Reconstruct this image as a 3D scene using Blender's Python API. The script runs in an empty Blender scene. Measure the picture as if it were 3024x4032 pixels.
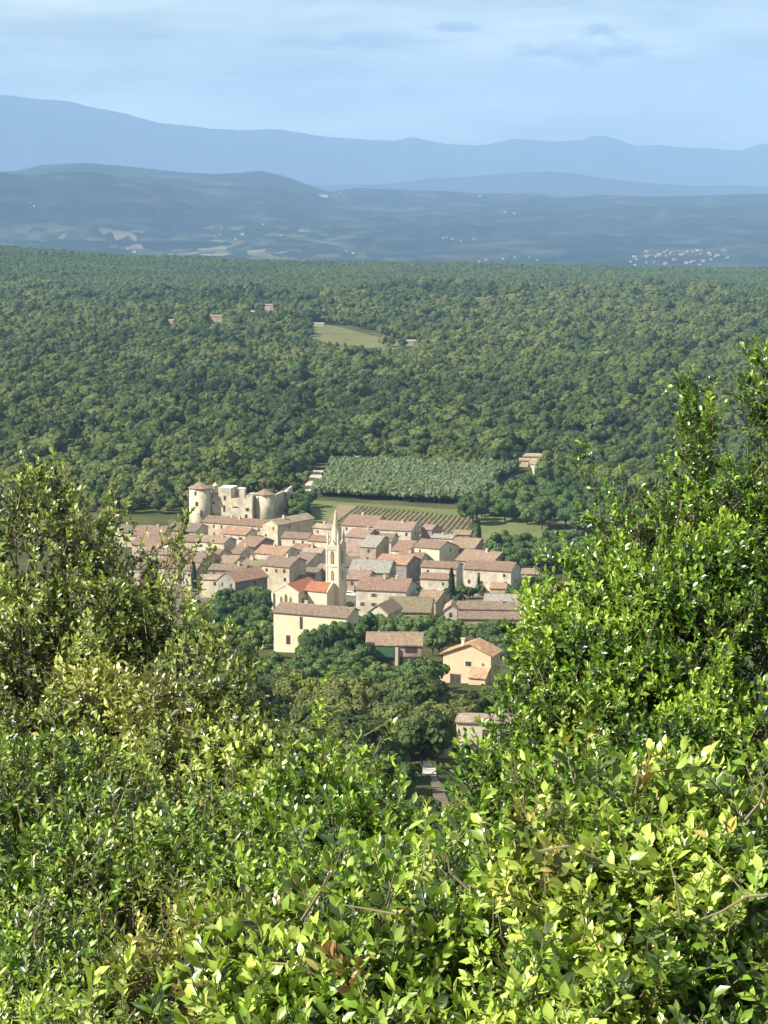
import bpy, bmesh, math, random
import numpy as np
from mathutils import Vector, Matrix
random.seed(7); RNG = np.random.default_rng(11)
S = bpy.context.scene
COL = S.collection
R = math.radians

# ------------------------------------------------------------------ camera
F = 8700.0; PITCH = R(8.2); W0, H0 = 3024.0, 4032.0
cam = bpy.data.objects.new('camera', bpy.data.cameras.new('camera'))
COL.objects.link(cam); S.camera = cam
cam.location = (0, 0, 0); cam.rotation_euler = (R(90) - PITCH, 0, 0)
cam.data.sensor_fit = 'VERTICAL'; cam.data.sensor_height = 24.0
cam.data.lens = 24.0 * F / H0
cam.data.clip_start = 0.2; cam.data.clip_end = 60000
S.render.resolution_x = 768; S.render.resolution_y = 1024

# ------------------------------------------------------------------ world, sun, exposure
SUN_EL, SUN_AZ = R(40), R(-112)          # azimuth from +Y, clockwise seen from above: low on the left, a little behind the camera
world = bpy.data.worlds.new('World'); S.world = world; world.use_nodes = True
nt = world.node_tree; nt.nodes.clear()
wo = nt.nodes.new('ShaderNodeOutputWorld'); bg = nt.nodes.new('ShaderNodeBackground')
sky = nt.nodes.new('ShaderNodeTexSky'); sky.sky_type = 'NISHITA'; sky.sun_disc = False
sky.sun_elevation = SUN_EL; sky.sun_rotation = SUN_AZ
sky.altitude = 0; sky.air_density = 1.0; sky.dust_density = 0.6; sky.ozone_density = 2.0
bg.inputs['Strength'].default_value = 0.05
geo = nt.nodes.new('ShaderNodeTexCoord')
def wnoise(scale_vec, loc, sc, det, lo, hi, amt):
    mp = nt.nodes.new('ShaderNodeMapping'); mp.inputs['Scale'].default_value = scale_vec; mp.inputs['Location'].default_value = loc
    nz = nt.nodes.new('ShaderNodeTexNoise'); nz.inputs['Scale'].default_value = sc; nz.inputs['Detail'].default_value = det; nz.inputs['Roughness'].default_value = .6
    rp = nt.nodes.new('ShaderNodeValToRGB'); rp.color_ramp.elements[0].position = lo; rp.color_ramp.elements[1].position = hi
    rp.color_ramp.elements[1].color = (amt, amt, amt, 1)
    nt.links.new(geo.outputs['Generated'], mp.inputs['Vector']); nt.links.new(mp.outputs[0], nz.inputs['Vector']); nt.links.new(nz.outputs['Fac'], rp.inputs[0])
    return rp.outputs[0]
def wmix(fac, a, c):
    m = nt.nodes.new('ShaderNodeMixRGB'); nt.links.new(fac, m.inputs[0]); nt.links.new(a, m.inputs[1]); m.inputs[2].default_value = (*c, 1); return m.outputs[0]
veil = wnoise((3, 3, 16), (1.4, 2.2, .3), 1.5, 5, .40, .70, .8)
sxyz = nt.nodes.new('ShaderNodeSeparateXYZ'); nt.links.new(geo.outputs['Generated'], sxyz.inputs[0])
def wm(op, a, b=0.0):
    m = nt.nodes.new('ShaderNodeMath'); m.operation = op
    for i, v in ((0, a), (1, b)):
        if isinstance(v, (int, float)): m.inputs[i].default_value = v
        else: nt.links.new(v, m.inputs[i])
    return m.outputs[0]
def wn(vec, sc, det):
    mp = nt.nodes.new('ShaderNodeMapping'); mp.inputs['Scale'].default_value = vec; nz = nt.nodes.new('ShaderNodeTexNoise')
    nz.inputs['Scale'].default_value = sc; nz.inputs['Detail'].default_value = det; nz.inputs['Roughness'].default_value = .65
    nt.links.new(geo.outputs['Generated'], mp.inputs['Vector']); nt.links.new(mp.outputs[0], nz.inputs['Vector']); return nz.outputs['Fac']
cn = wn((30, 30, 110), 2.2, 7); puff = None
# small flat clouds low over the mountains: azimuth and elevation (as tangents), half sizes, strength
for cx, cz, hx, hz, st_ in ((-.016, .0665, .042, .0040, .8), (.031, .073, .020, .0026, .9), (.092, .0620, .036, .0065, 1.0), (.094, .0715, .0085, .0030, .9), (-.105, .069, .014, .0018, .6), (-.020, .0860, .022, .0022, .8), (-.03, .052, .09, .0030, .35), (.02, .045, .12, .0025, .25)):
    dx = wm('DIVIDE', wm('SUBTRACT', sxyz.outputs[0], cx), hx); dz = wm('DIVIDE', wm('SUBTRACT', sxyz.outputs[2], cz), hz)
    d2 = wm('ADD', wm('MULTIPLY', dx, dx), wm('MULTIPLY', dz, dz))
    v_ = wm('SUBTRACT', wm('ADD', 1.0, wm('MULTIPLY', wm('SUBTRACT', cn, .5), 5.0)), d2)
    v_ = wm('MULTIPLY', wm('MINIMUM', wm('MAXIMUM', wm('MULTIPLY', v_, .9), 0.0), 1.0), st_)
    puff = v_ if puff is None else wm('MAXIMUM', puff, v_)
L_ = nt.links.new
c_sky = wmix(veil, sky.outputs[0], (14.5, 15.5, 12.5)); c_sky = wmix(puff, c_sky, (4.2, 5.2, 6.3))
L_(c_sky, bg.inputs['Color']); L_(bg.outputs[0], wo.inputs['Surface'])
sun = bpy.data.objects.new('sun', bpy.data.lights.new('sun', 'SUN')); COL.objects.link(sun)
sun.data.energy = 5.0; sun.data.angle = R(0.5); sun.data.color = (1.0, 0.94, 0.835)
sd = Vector((math.sin(SUN_AZ) * math.cos(SUN_EL), math.cos(SUN_AZ) * math.cos(SUN_EL), math.sin(SUN_EL)))
sun.rotation_euler = sd.to_track_quat('Z', 'Y').to_euler(); sun.location = (-60, -30, 80)
S.view_settings.view_transform = 'Standard'; S.view_settings.look = 'None'
S.view_settings.exposure = 1.1; S.view_settings.gamma = 1
S.cycles.max_bounces = 6; S.cycles.diffuse_bounces = 3; S.cycles.glossy_bounces = 2; S.cycles.transmission_bounces = 3
S.cycles.transparent_max_bounces = 8; S.cycles.volume_bounces = 0
HAZE_DENSITY = 5.2e-5; HAZE_COLOR = (0.385, 0.625, 1.0)

# ------------------------------------------------------------------ helpers
def ray(px, py):
    v = (H0 / 2 - py) / F; u = (px - W0 / 2) / F
    den = math.cos(PITCH) + v * math.sin(PITCH)
    return u / den, (v * math.cos(PITCH) - math.sin(PITCH)) / den
def at(px, py, Y):
    tx, tz = ray(px, py); return Vector((tx * Y, Y, tz * Y))
def proj(x, y, z):
    d = y * math.cos(PITCH) - z * math.sin(PITCH)
    return W0 / 2 + F * x / d, H0 / 2 - F * (y * math.sin(PITCH) + z * math.cos(PITCH)) / d

GY = [-400, -60, 0, 4, 10, 30, 60, 100, 200, 250, 300, 320, 447, 550, 640, 700, 850, 2600]
GZ = [-40, -5, -1.7, -3.3, -5.6, -12.5, -21.5, -33.5, -60.5, -71, -80.2, -84, -100, -113, -122, -127, -130, -130]
def ground(x, y):
    x = np.asarray(x, float); y = np.asarray(y, float)
    z = np.interp(y, GY, GZ)
    px = np.clip(W0 / 2 + F * x / np.maximum(y, 50), -6000, 9000)
    ze = np.interp(px, [-6000, 0, 500, 1000, 1500, 3024, 9000], [-85, -103, -121, -129, -134, -146, -160])
    t = np.clip((y - 2600) / 1500, 0, 1); t = t * t * (3 - 2 * t)
    z = z + (ze + 130) * t
    z = z - np.clip(y - 4150, 0, None) * 0.075
    z = z + 3.0 * np.clip((y - 1250) / 600, 0, 1) * (np.sin(x / 95.0 + y / 170.0) * np.sin(y / 130.0) + 0.5 * np.sin(x / 41.0 + 1.3) * np.sin(y / 57.0))
    return np.maximum(z, -262)
def gz(x, y): return float(ground(x, y))
def on_ground(px, py, h=0.0, y0=200.0, y1=4600.0):
    """the point at height h over the ground that is seen at this direction"""
    tx, tz = ray(px, py)
    a, b = y0, y1
    for _ in range(50):
        m = (a + b) / 2
        if tz * m > gz(tx * m, m) + h: a = m
        else: b = m
    return Vector((tx * a, a, tz * a))

def link(o, parent=None):
    COL.objects.link(o)
    if parent is not None: o.parent = parent
    return o
def mesh_np(name, verts, quads, mats, attrs=None, smooth=False, mat_idx=None):
    me = bpy.data.meshes.new(name)
    verts = np.asarray(verts, np.float32).reshape(-1, 3); quads = np.asarray(quads, np.int32)
    k = quads.shape[1]; n = len(quads)
    me.vertices.add(len(verts)); me.vertices.foreach_set('co', verts.ravel())
    me.loops.add(n * k); me.loops.foreach_set('vertex_index', quads.ravel())
    me.polygons.add(n); me.polygons.foreach_set('loop_start', np.arange(0, n * k, k, dtype=np.int32))
    me.polygons.foreach_set('loop_total', np.full(n, k, np.int32))
    if smooth: me.polygons.foreach_set('use_smooth', np.ones(n, bool))
    for m in (mats if isinstance(mats, (list, tuple)) else [mats]): me.materials.append(m)
    if mat_idx is not None: me.polygons.foreach_set('material_index', np.asarray(mat_idx, np.int32))
    for an, av in (attrs or {}).items():
        at_ = me.attributes.new(an, 'FLOAT', 'POINT'); at_.data.foreach_set('value', np.asarray(av, np.float32))
    me.update(calc_edges=True)
    return me
class MB:
    def __init__(s): s.v = []; s.f = []
    def add(s, vs, fs):
        b = len(s.v); s.v += [tuple(v) for v in vs]; s.f += [tuple(b + i for i in f) for f in fs]; return s
    def box(s, x0, x1, y0, y1, z0, z1):
        return s.add([(x0,y0,z0),(x1,y0,z0),(x1,y1,z0),(x0,y1,z0),(x0,y0,z1),(x1,y0,z1),(x1,y1,z1),(x0,y1,z1)],
                     [(0,3,2,1),(4,5,6,7),(0,1,5,4),(1,2,6,5),(2,3,7,6),(3,0,4,7)])
    def prism(s, prof, a0, a1, axis='x'):
        n = len(prof)
        g = (lambda a, p: (a, p[0], p[1])) if axis == 'x' else (lambda a, p: (p[0], a, p[1]))
        vs = [g(a0, p) for p in prof] + [g(a1, p) for p in prof]
        fs = [tuple(range(n)), tuple(range(2 * n - 1, n - 1, -1))] + [(i, i + n, (i + 1) % n + n, (i + 1) % n) for i in range(n)]
        return s.add(vs, fs)
    def lathe(s, prof, n=24, cx=0, cy=0, rot=0.0, cap=True):
        b = []
        for r, z in prof: b += [(cx + r * math.cos(rot + 2 * math.pi * i / n), cy + r * math.sin(rot + 2 * math.pi * i / n), z) for i in range(n)]
        fs = []
        for k in range(len(prof) - 1):
            for i in range(n): fs.append((k*n+i, k*n+(i+1)%n, (k+1)*n+(i+1)%n, (k+1)*n+i))
        if cap: fs.append(tuple(range(n-1,-1,-1))); fs.append(tuple((len(prof)-1)*n+i for i in range(n)))
        return s.add(b, fs)
    def tube(s, pts, rads, n=6):
        pts = [Vector(p) for p in pts]; vs = []; fs = []
        for i, p in enumerate(pts):
            d = (pts[min(i+1, len(pts)-1)] - pts[max(i-1, 0)]).normalized()
            u = d.cross(Vector((0.3, 0.9, 0.2))).normalized(); w = d.cross(u)
            for k in range(n):
                a = 2*math.pi*k/n; vs.append(p + (u*math.cos(a) + w*math.sin(a)) * rads[i])
        for i in range(len(pts)-1):
            for k in range(n): fs.append((i*n+k, i*n+(k+1)%n, (i+1)*n+(k+1)%n, (i+1)*n+k))
        fs.append(tuple(range(n-1,-1,-1))); fs.append(tuple((len(pts)-1)*n+k for k in range(n)))
        return s.add(vs, fs)
    def mesh(s, name, mat, smooth=False):
        me = bpy.data.meshes.new(name); me.from_pydata(s.v, [], s.f); me.materials.append(mat)
        bm = bmesh.new(); bm.from_mesh(me); bmesh.ops.recalc_face_normals(bm, faces=bm.faces); bm.to_mesh(me); bm.free()
        if smooth:
            for p in me.polygons: p.use_smooth = True
        return me
    def build(s, name, mat, parent=None, smooth=False):
        return link(bpy.data.objects.new(name, s.mesh(name, mat, smooth)), parent)
def empty(name, loc, rz=0.0):
    o = bpy.data.objects.new(name, None); o.location = loc; o.rotation_euler = (0, 0, rz); o.empty_display_size = 0.5
    return link(o)
def tag(o, label, cat, group=None):
    o['label'] = label; o['category'] = cat
    if group: o['group'] = group
    return o
def setting(o, kind='structure', label=None, cat=None):
    o['kind'] = kind
    if label: o['label'] = label
    if cat: o['category'] = cat
    return o

# ------------------------------------------------------------------ materials
def new_mat(name):
    m = bpy.data.materials.new(name); m.use_nodes = True; t = m.node_tree
    return m, t, t.nodes['Principled BSDF'], t.links.new
def noise(t, scale, detail=4, vec=None, rough=0.55):
    n = t.nodes.new('ShaderNodeTexNoise'); n.inputs['Scale'].default_value = scale
    n.inputs['Detail'].default_value = detail; n.inputs['Roughness'].default_value = rough
    if vec is not None: t.links.new(vec, n.inputs['Vector'])
    return n.outputs['Fac']
def ramp(t, fac, stops):
    r = t.nodes.new('ShaderNodeValToRGB'); e = r.color_ramp.elements
    while len(e) < len(stops): e.new(0.5)
    for i, (p, c) in enumerate(stops): e[i].position = p; e[i].color = (*c, 1) if len(c) == 3 else c
    t.links.new(fac, r.inputs[0]); return r.outputs[0]
def mixc(t, fac, a, b, mode='MIX'):
    m = t.nodes.new('ShaderNodeMixRGB'); m.blend_type = mode
    for i, v in ((0, fac), (1, a), (2, b)):
        if isinstance(v, (int, float)): m.inputs[i].default_value = v
        elif isinstance(v, tuple): m.inputs[i].default_value = (*v, 1)
        else: t.links.new(v, m.inputs[i])
    return m.outputs[0]
def math_(t, op, a, b):
    m = t.nodes.new('ShaderNodeMath'); m.operation = op
    for i, v in ((0, a), (1, b)):
        if isinstance(v, (int, float)): m.inputs[i].default_value = v
        else: t.links.new(v, m.inputs[i])
    return m.outputs[0]
def coord(t, kind='Object'): return t.nodes.new('ShaderNodeTexCoord').outputs[kind]
def wpos(t): return t.nodes.new('ShaderNodeNewGeometry').outputs['Position']
def sc3(c, k): return tuple(min(1, x * k) for x in c)

def wall_mat(name, c, rough=0.9, mott=1.0):
    m, t, b, L = new_mat(name); w = wpos(t)
    a = noise(t, 0.35, 5, w); d = noise(t, 1.1, 5, w, .7)
    c1 = ramp(t, a, [(0.3, sc3(c, 1 - .34 * mott)), (0.55, c), (0.8, sc3(c, 1.15))])
    c2 = mixc(t, math_(t, 'MULTIPLY', ramp(t, d, [(0.50, (0, 0, 0)), (0.70, (1, 1, 1))]), 0.6 * mott), c1, sc3(c, 0.55))
    L(c2, b.inputs['Base Color']); b.inputs['Roughness'].default_value = rough
    b.inputs['Specular IOR Level'].default_value = 0.2
    bp = t.nodes.new('ShaderNodeBump'); bp.inputs['Strength'].default_value = 0.5; bp.inputs['Distance'].default_value = 0.1
    L(noise(t, 5, 4, w), bp.inputs['Height']); L(bp.outputs[0], b.inputs['Normal'])
    return m
def roof_mat(name, c, lich=(0.30, 0.25, 0.19), axis=0):
    m, t, b, L = new_mat(name); w = wpos(t); oc = coord(t)
    big = noise(t, 0.30, 6, w, 0.7); fine = noise(t, 1.3, 6, w, 0.8)
    c1 = ramp(t, fine, [(0.32, sc3(c, 0.5)), (0.5, sc3(c, 1.1)), (0.68, sc3(c, 1.9))])
    c2 = mixc(t, math_(t, 'MULTIPLY', ramp(t, big, [(0.42, (0, 0, 0)), (0.66, (1, 1, 1))]), 0.75), c1, lich)
    wv = t.nodes.new('ShaderNodeTexWave'); wv.bands_direction = 'X' if axis == 0 else 'Y'
    wv.inputs['Scale'].default_value = 1.25; wv.inputs['Distortion'].default_value = 0.6; L(oc, wv.inputs['Vector'])
    bp = t.nodes.new('ShaderNodeBump'); bp.inputs['Strength'].default_value = 0.8; bp.inputs['Distance'].default_value = 0.08
    L(wv.outputs['Fac'], bp.inputs['Height']); L(bp.outputs[0], b.inputs['Normal'])
    L(c2, b.inputs['Base Color']); b.inputs['Roughness'].default_value = 0.9; b.inputs['Specular IOR Level'].default_value = 0.15
    return m
def flat_mat(name, c, rough=0.8, spec=0.3):
    m, t, b, L = new_mat(name)
    L(ramp(t, noise(t, 1.5, 3, wpos(t)), [(0.3, sc3(c, 0.8)), (0.7, sc3(c, 1.12))]), b.inputs['Base Color'])
    b.inputs['Roughness'].default_value = rough; b.inputs['Specular IOR Level'].default_value = spec
    return m
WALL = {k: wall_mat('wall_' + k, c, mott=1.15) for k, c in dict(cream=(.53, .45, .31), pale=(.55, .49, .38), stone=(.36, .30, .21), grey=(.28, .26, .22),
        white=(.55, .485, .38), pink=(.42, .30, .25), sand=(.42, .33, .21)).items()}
WALL['church'] = wall_mat('wall_church', (.60, .53, .40), mott=.5); WALL['ochre'] = wall_mat('wall_ochre', (.62, .47, .30), mott=.4)
WALL['castle'] = wall_mat('wall_castle', (.60, .52, .38), mott=1.25); WALL['plaster'] = wall_mat('wall_plaster', (.62, .55, .37), mott=.3)
WALL['green'] = flat_mat('green_tarp', (.06, .14, .07))
ROOF = {}
for k, c in dict(red=(.215, .135, .095), brown=(.19, .12, .085), mauve=(.185, .135, .10), orange=(.32, .185, .12), pink=(.26, .175, .135), tan=(.25, .18, .12), peach=(.48, .27, .15),
                 grey=(.15, .13, .10), olive=(.175, .145, .09), tile=(.30, .125, .07), pale=(.33, .25, .185), ash=(.25, .23, .195)).items():
    li = dict(tile=(.30, .12, .07), ash=(.30, .28, .24), olive=(.20, .175, .10), grey=(.19, .17, .12)).get(k, (.235, .175, .13))
    ROOF[k] = (roof_mat('roof_' + k, c, li, 0), roof_mat('roof_cross_' + k, c, li, 1))
GLASS = flat_mat('window_glass', (.07, .055, .05), 0.3, 0.5); SHUT = flat_mat('shutter_wood', (.20, .16, .13)); DOORM = flat_mat('door_wood', (.14, .08, .05))
CHIM = wall_mat('chimney_plaster', (.55, .42, .32)); LEAD = flat_mat('pale_coping', (.62, .60, .55)); RIDGE = roof_mat('ridge_tile', (.30, .20, .145), (.36, .30, .22), 0); IRON = flat_mat('iron', (.05, .05, .05))

def foliage_mat(name, dark, mid, light, var=0.5, trans=0.25, world_scale=0.004, inner=0.9):
    m, t, b, L = new_mat(name)
    oi = t.nodes.new('ShaderNodeObjectInfo')
    big = noise(t, world_scale, 3, oi.outputs['Location'])
    f = math_(t, 'ADD', math_(t, 'MULTIPLY', oi.outputs['Random'], var), math_(t, 'MULTIPLY', math_(t, 'SUBTRACT', big, 0.5), 1.6))
    sm = noise(t, 0.9, 3, wpos(t))
    f = math_(t, 'ADD', f, math_(t, 'MULTIPLY', math_(t, 'SUBTRACT', sm, 0.5), inner))
    f = math_(t, 'ADD', f, (1 - var) * 0.5)
    c = ramp(t, f, [(0.1, dark), (0.5, mid), (0.95, light)])
    L(c, b.inputs['Base Color']); b.inputs['Roughness'].default_value = 0.75; b.inputs['Specular IOR Level'].default_value = 0.25
    tr = t.nodes.new('ShaderNodeBsdfTranslucent'); L(mixc(t, 1.0, c, (1.0, 1.15, 0.5), 'MULTIPLY'), tr.inputs['Color'])
    ms = t.nodes.new('ShaderNodeMixShader'); ms.inputs[0].default_value = trans
    L(b.outputs[0], ms.inputs[1]); L(tr.outputs[0], ms.inputs[2]); L(ms.outputs[0], t.nodes['Material Output'].inputs['Surface'])
    return m
FOL = dict(forest=foliage_mat('foliage_forest', (.055, .090, .030), (.118, .165, .044), (.205, .225, .070), .7, .36, inner=.3),
           oak=foliage_mat('foliage_oak', (.044, .068, .018), (.105, .140, .036), (.19, .20, .055), .75, world_scale=.02),
           green=foliage_mat('foliage_green', (.045, .082, .028), (.085, .145, .04), (.15, .205, .06), .7, world_scale=.02),
           pine=foliage_mat('foliage_pine', (.065, .11, .040), (.10, .155, .052), (.14, .18, .06), .35, world_scale=.006, inner=.3),
           bright=foliage_mat('foliage_bright', (.09, .19, .03), (.13, .26, .04), (.18, .32, .06), .5),
           cypress=foliage_mat('foliage_cypress', (.010, .028, .014), (.018, .045, .02), (.03, .06, .025), .6, .1),
           poplar=foliage_mat('foliage_poplar', (.15, .20, .10), (.20, .255, .125), (.25, .30, .15), .6, .3, inner=.3))
BARK = flat_mat('bark', (.10, .075, .05), 0.95, 0.1)

def ground_mat():
    m, t, b, L = new_mat('ground_scrub'); w = wpos(t)
    c = ramp(t, noise(t, 0.05, 6, w, .65), [(0.3, (.045, .065, .022)), (0.5, (.085, .095, .04)), (0.68, (.15, .13, .075)), (0.8, (.26, .22, .15))])
    c = mixc(t, 0.6, c, ramp(t, noise(t, 0.8, 4, w), [(0.3, (.35, .4, .3)), (0.7, (1.2, 1.1, 1))]), 'MULTIPLY')
    L(c, b.inputs['Base Color']); b.inputs['Roughness'].default_value = 1; b.inputs['Specular IOR Level'].default_value = 0
    return m
def hill_mat(name, base, light, fields):
    m, t, b, L = new_mat(name); w = wpos(t)
    c = ramp(t, noise(t, 0.0030, 8, w, .75), [(0.36, sc3(base, .55)), (0.52, base), (0.66, light)])
    c = mixc(t, .6, c, ramp(t, noise(t, 0.010, 6, w, .75), [(0.3, (.45, .5, .5)), (0.7, (1.25, 1.2, 1.1))]), 'MULTIPLY')
    if fields:
        mpn = t.nodes.new('ShaderNodeMapping'); mpn.inputs['Scale'].default_value = (1.0, .4, 0); L(w, mpn.inputs['Vector'])
        vo = t.nodes.new('ShaderNodeTexVoronoi'); vo.inputs['Scale'].default_value = 0.015; L(mpn.outputs[0], vo.inputs['Vector'])
        sp = t.nodes.new('ShaderNodeSeparateColor'); L(vo.outputs['Color'], sp.inputs[0])
        fc = ramp(t, sp.outputs[1], [(0.0, (.05, .075, .035)), (0.6, (.10, .10, .06)), (1.0, (.20, .19, .13))])
        pk = ramp(t, sp.outputs[0], [(0.62, (0, 0, 0)), (0.64, (1, 1, 1))])
        sz = t.nodes.new('ShaderNodeSeparateXYZ'); L(w, sz.inputs[0])
        low = ramp(t, math_(t, 'MULTIPLY', math_(t, 'ADD', sz.outputs[2], 280), 1/260.), [(0.35, (1, 1, 1)), (0.62, (0, 0, 0))])
        xr = ramp(t, math_(t, 'ADD', math_(t, 'MULTIPLY', sz.outputs[0], 1/4000.), .5), [(.08, (.1, .1, .1)), (.18, (1, 1, 1)), (.40, (1, 1, 1)), (.52, (.12, .12, .12))])
        reg = math_(t, 'MULTIPLY', xr, ramp(t, noise(t, 0.0016, 4, w), [(0.44, (0, 0, 0)), (0.56, (1, 1, 1))]))
        msk = math_(t, 'MULTIPLY', math_(t, 'MULTIPLY', pk, low), reg)
        c = mixc(t, msk, c, fc)
    L(c, b.inputs['Base Color']); b.inputs['Roughness'].default_value = 1; b.inputs['Specular IOR Level'].default_value = 0
    return m
GROUND = ground_mat()

# ------------------------------------------------------------------ the land
def fan(name, fz, ys, half, ncol, mat, smooth=True):
    us = np.linspace(-half, half, ncol)
    Y, U = np.meshgrid(ys, us, indexing='ij'); X = U * (Y + 12)
    Z = fz(X, Y)
    V = np.stack([X, Y, Z], -1).reshape(-1, 3)
    i, j = np.meshgrid(np.arange(len(ys) - 1), np.arange(ncol - 1), indexing='ij'); a = (i * ncol + j).ravel()
    Q = np.stack([a, a + 1, a + ncol + 1, a + ncol], -1)
    return setting(link(bpy.data.objects.new(name, mesh_np(name, V, Q, mat, smooth=smooth))))
ysg = np.concatenate([np.linspace(-8, 60, 60), np.linspace(66, 900, 150), np.linspace(910, 4300, 260), np.linspace(4330, 8600, 50)])
fan('ground', ground, ysg, 1.2, 260, GROUND)

def vnoise(x, y, seed, scale, octs=5):
    g = np.random.default_rng(seed); out = 0; amp = 1; tot = 0
    for o in range(octs):
        a = 0
        for k in range(5):
            th = g.uniform(0, math.pi * 2); ph = g.uniform(0, 6.28); fr = (1.0 + 0.6 * g.uniform()) / scale * 2 ** o * 6.28
            a = a + np.sin((x * math.cos(th) + y * math.sin(th)) * fr + ph)
        out = out + amp * a / 5; tot += amp; amp *= .5
    return out / tot
def skyline(pts, Y):
    xs = [p[0] for p in pts]; hs = [ray(1512, p[1])[1] * Y for p in pts]
    return lambda x, y: np.interp(W0 / 2 + F * x / y, xs, hs)
HL = [(-3000, 690), (0, 678), (90, 672), (180, 650), (350, 640), (520, 655), (700, 676), (850, 685), (940, 681), (1030, 672), (1130, 695), (1230, 732), (1300, 756), (1400, 740),
      (1600, 747), (1750, 752), (1900, 763), (2100, 762), (2200, 777), (2350, 768), (2550, 774), (2800, 768), (3024, 762), (6000, 760)]
hs = skyline(HL, 15000.)
def fhill(x, y):
    top = hs(x, y) ; base = -262.0
    f = np.clip((y - 7400) / 7600.0, 0, 1); f = f ** 1.25
    back = np.clip((y - 15000) / 1500.0, 0, 1)
    n = vnoise(x, y, 3, 3600) * 95 + vnoise(x, y, 5, 1100, 5) * 60 + vnoise(x, y, 6, 420, 3) * 20
    return base + (top - base) * f + n * np.sin(np.pi * np.clip(f, 0, 1)) ** .7 - back * 260
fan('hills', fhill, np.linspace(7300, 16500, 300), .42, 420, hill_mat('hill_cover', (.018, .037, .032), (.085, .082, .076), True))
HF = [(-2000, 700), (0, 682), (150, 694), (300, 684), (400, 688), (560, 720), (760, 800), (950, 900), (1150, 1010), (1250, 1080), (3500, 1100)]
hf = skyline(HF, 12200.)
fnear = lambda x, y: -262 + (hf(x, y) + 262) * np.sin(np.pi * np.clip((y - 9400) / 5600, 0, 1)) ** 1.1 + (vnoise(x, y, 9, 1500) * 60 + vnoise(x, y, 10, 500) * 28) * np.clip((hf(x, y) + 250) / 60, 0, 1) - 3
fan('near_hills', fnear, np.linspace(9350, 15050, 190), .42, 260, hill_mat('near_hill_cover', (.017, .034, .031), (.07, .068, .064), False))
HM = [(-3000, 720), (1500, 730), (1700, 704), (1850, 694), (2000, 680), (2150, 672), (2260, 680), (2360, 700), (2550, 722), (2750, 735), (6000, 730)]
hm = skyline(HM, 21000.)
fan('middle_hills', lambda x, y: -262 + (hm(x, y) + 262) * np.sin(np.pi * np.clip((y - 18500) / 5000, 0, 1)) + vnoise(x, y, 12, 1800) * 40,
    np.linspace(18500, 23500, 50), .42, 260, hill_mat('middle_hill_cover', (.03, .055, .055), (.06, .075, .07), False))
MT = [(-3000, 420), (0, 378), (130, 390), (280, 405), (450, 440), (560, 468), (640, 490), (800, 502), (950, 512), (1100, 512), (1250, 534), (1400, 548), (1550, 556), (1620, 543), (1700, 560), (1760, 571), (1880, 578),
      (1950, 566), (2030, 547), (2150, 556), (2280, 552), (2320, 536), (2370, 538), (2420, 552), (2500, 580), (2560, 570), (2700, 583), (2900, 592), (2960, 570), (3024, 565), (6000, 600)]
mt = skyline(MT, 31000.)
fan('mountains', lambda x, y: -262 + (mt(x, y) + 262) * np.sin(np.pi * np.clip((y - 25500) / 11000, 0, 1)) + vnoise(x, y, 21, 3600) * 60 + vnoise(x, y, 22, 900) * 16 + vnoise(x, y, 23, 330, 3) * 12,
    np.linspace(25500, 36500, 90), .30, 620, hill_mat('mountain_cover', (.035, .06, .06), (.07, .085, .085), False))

# draped sheets: fields, tracks
def drape(name, poly_px, mat, lift=0.25, n=26, h=0.0, wob=False):
    """a sheet on the ground inside a quad given by four directions (near left, near right, far right, far left)"""
    P = [on_ground(*p) for p in poly_px]; V = []; Q = []
    for i in range(n + 1):
        for j in range(n + 1):
            s, t_ = j / n, i / n
            q = P[0].lerp(P[1], s).lerp(P[3].lerp(P[2], s), t_); wd_ = (P[1] - P[0]) * (.10 * math.sin(t_ * 9 + s * 2) + .06 * math.sin(t_ * 23 + s * 5)); q = q + wd_ * (1 if wob else 0); V.append((q.x, q.y, gz(q.x, q.y) + lift))
    for i in range(n):
        for j in range(n): a = i * (n + 1) + j; Q.append((a, a + 1, a + n + 2, a + n + 1))
    return setting(link(bpy.data.objects.new(name, mesh_np(name, V, Q, mat, smooth=True))))
def field_mat(name, a, b_, sc=.25):
    m, t, b, L = new_mat(name); w = wpos(t)
    c = ramp(t, noise(t, sc * .2, 5, w), [(0.35, a), (0.65, b_)])
    c = mixc(t, .5, c, ramp(t, noise(t, sc * 4, 4, w), [(0.3, (.6, .6, .6)), (0.7, (1.2, 1.2, 1.2))]), 'MULTIPLY')
    L(c, b.inputs['Base Color']); b.inputs['Roughness'].default_value = 1; b.inputs['Specular IOR Level'].default_value = 0
    return m
GRASSF = field_mat('meadow_grass', (.12, .145, .055), (.17, .18, .075)); SOIL = field_mat('vineyard_soil', (.21, .16, .105), (.28, .21, .14))
DRY = field_mat('dry_grass', (.12, .135, .06), (.17, .17, .08)); CHALK = field_mat('chalk_track', (.42, .37, .28), (.58, .51, .39)); GRAV = field_mat('gravel', (.10, .085, .06), (.22, .18, .13), 1.0)
drape('meadow', [(1180, 2120), (2300, 2175), (2260, 2040), (1230, 1972)], GRASSF, .3)
VQ = [(1260, 2105), (1900, 2140), (1880, 2045), (1330, 1990)]
drape('vineyard_soil', VQ, SOIL, .45)
drape('clearing', [(1180, 1385), (1620, 1400), (1560, 1345), (1210, 1272)], DRY, 1.2)
drape('track', [(1180, 1944), (1228, 1944), (1276, 1854), (1232, 1854)], CHALK, .4, wob=True)
drape('track', [(1395, 1845), (1450, 1845), (1425, 1745), (1396, 1745)], CHALK, .6, wob=True)
drape('track', [(2098, 1880), (2125, 1880), (2115, 1800), (2085, 1800)], CHALK, .6, wob=True)
drape('path', [(1745, 3230), (1805, 3230), (1716, 3050), (1684, 3050)], GRAV, .25, wob=True)
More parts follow.
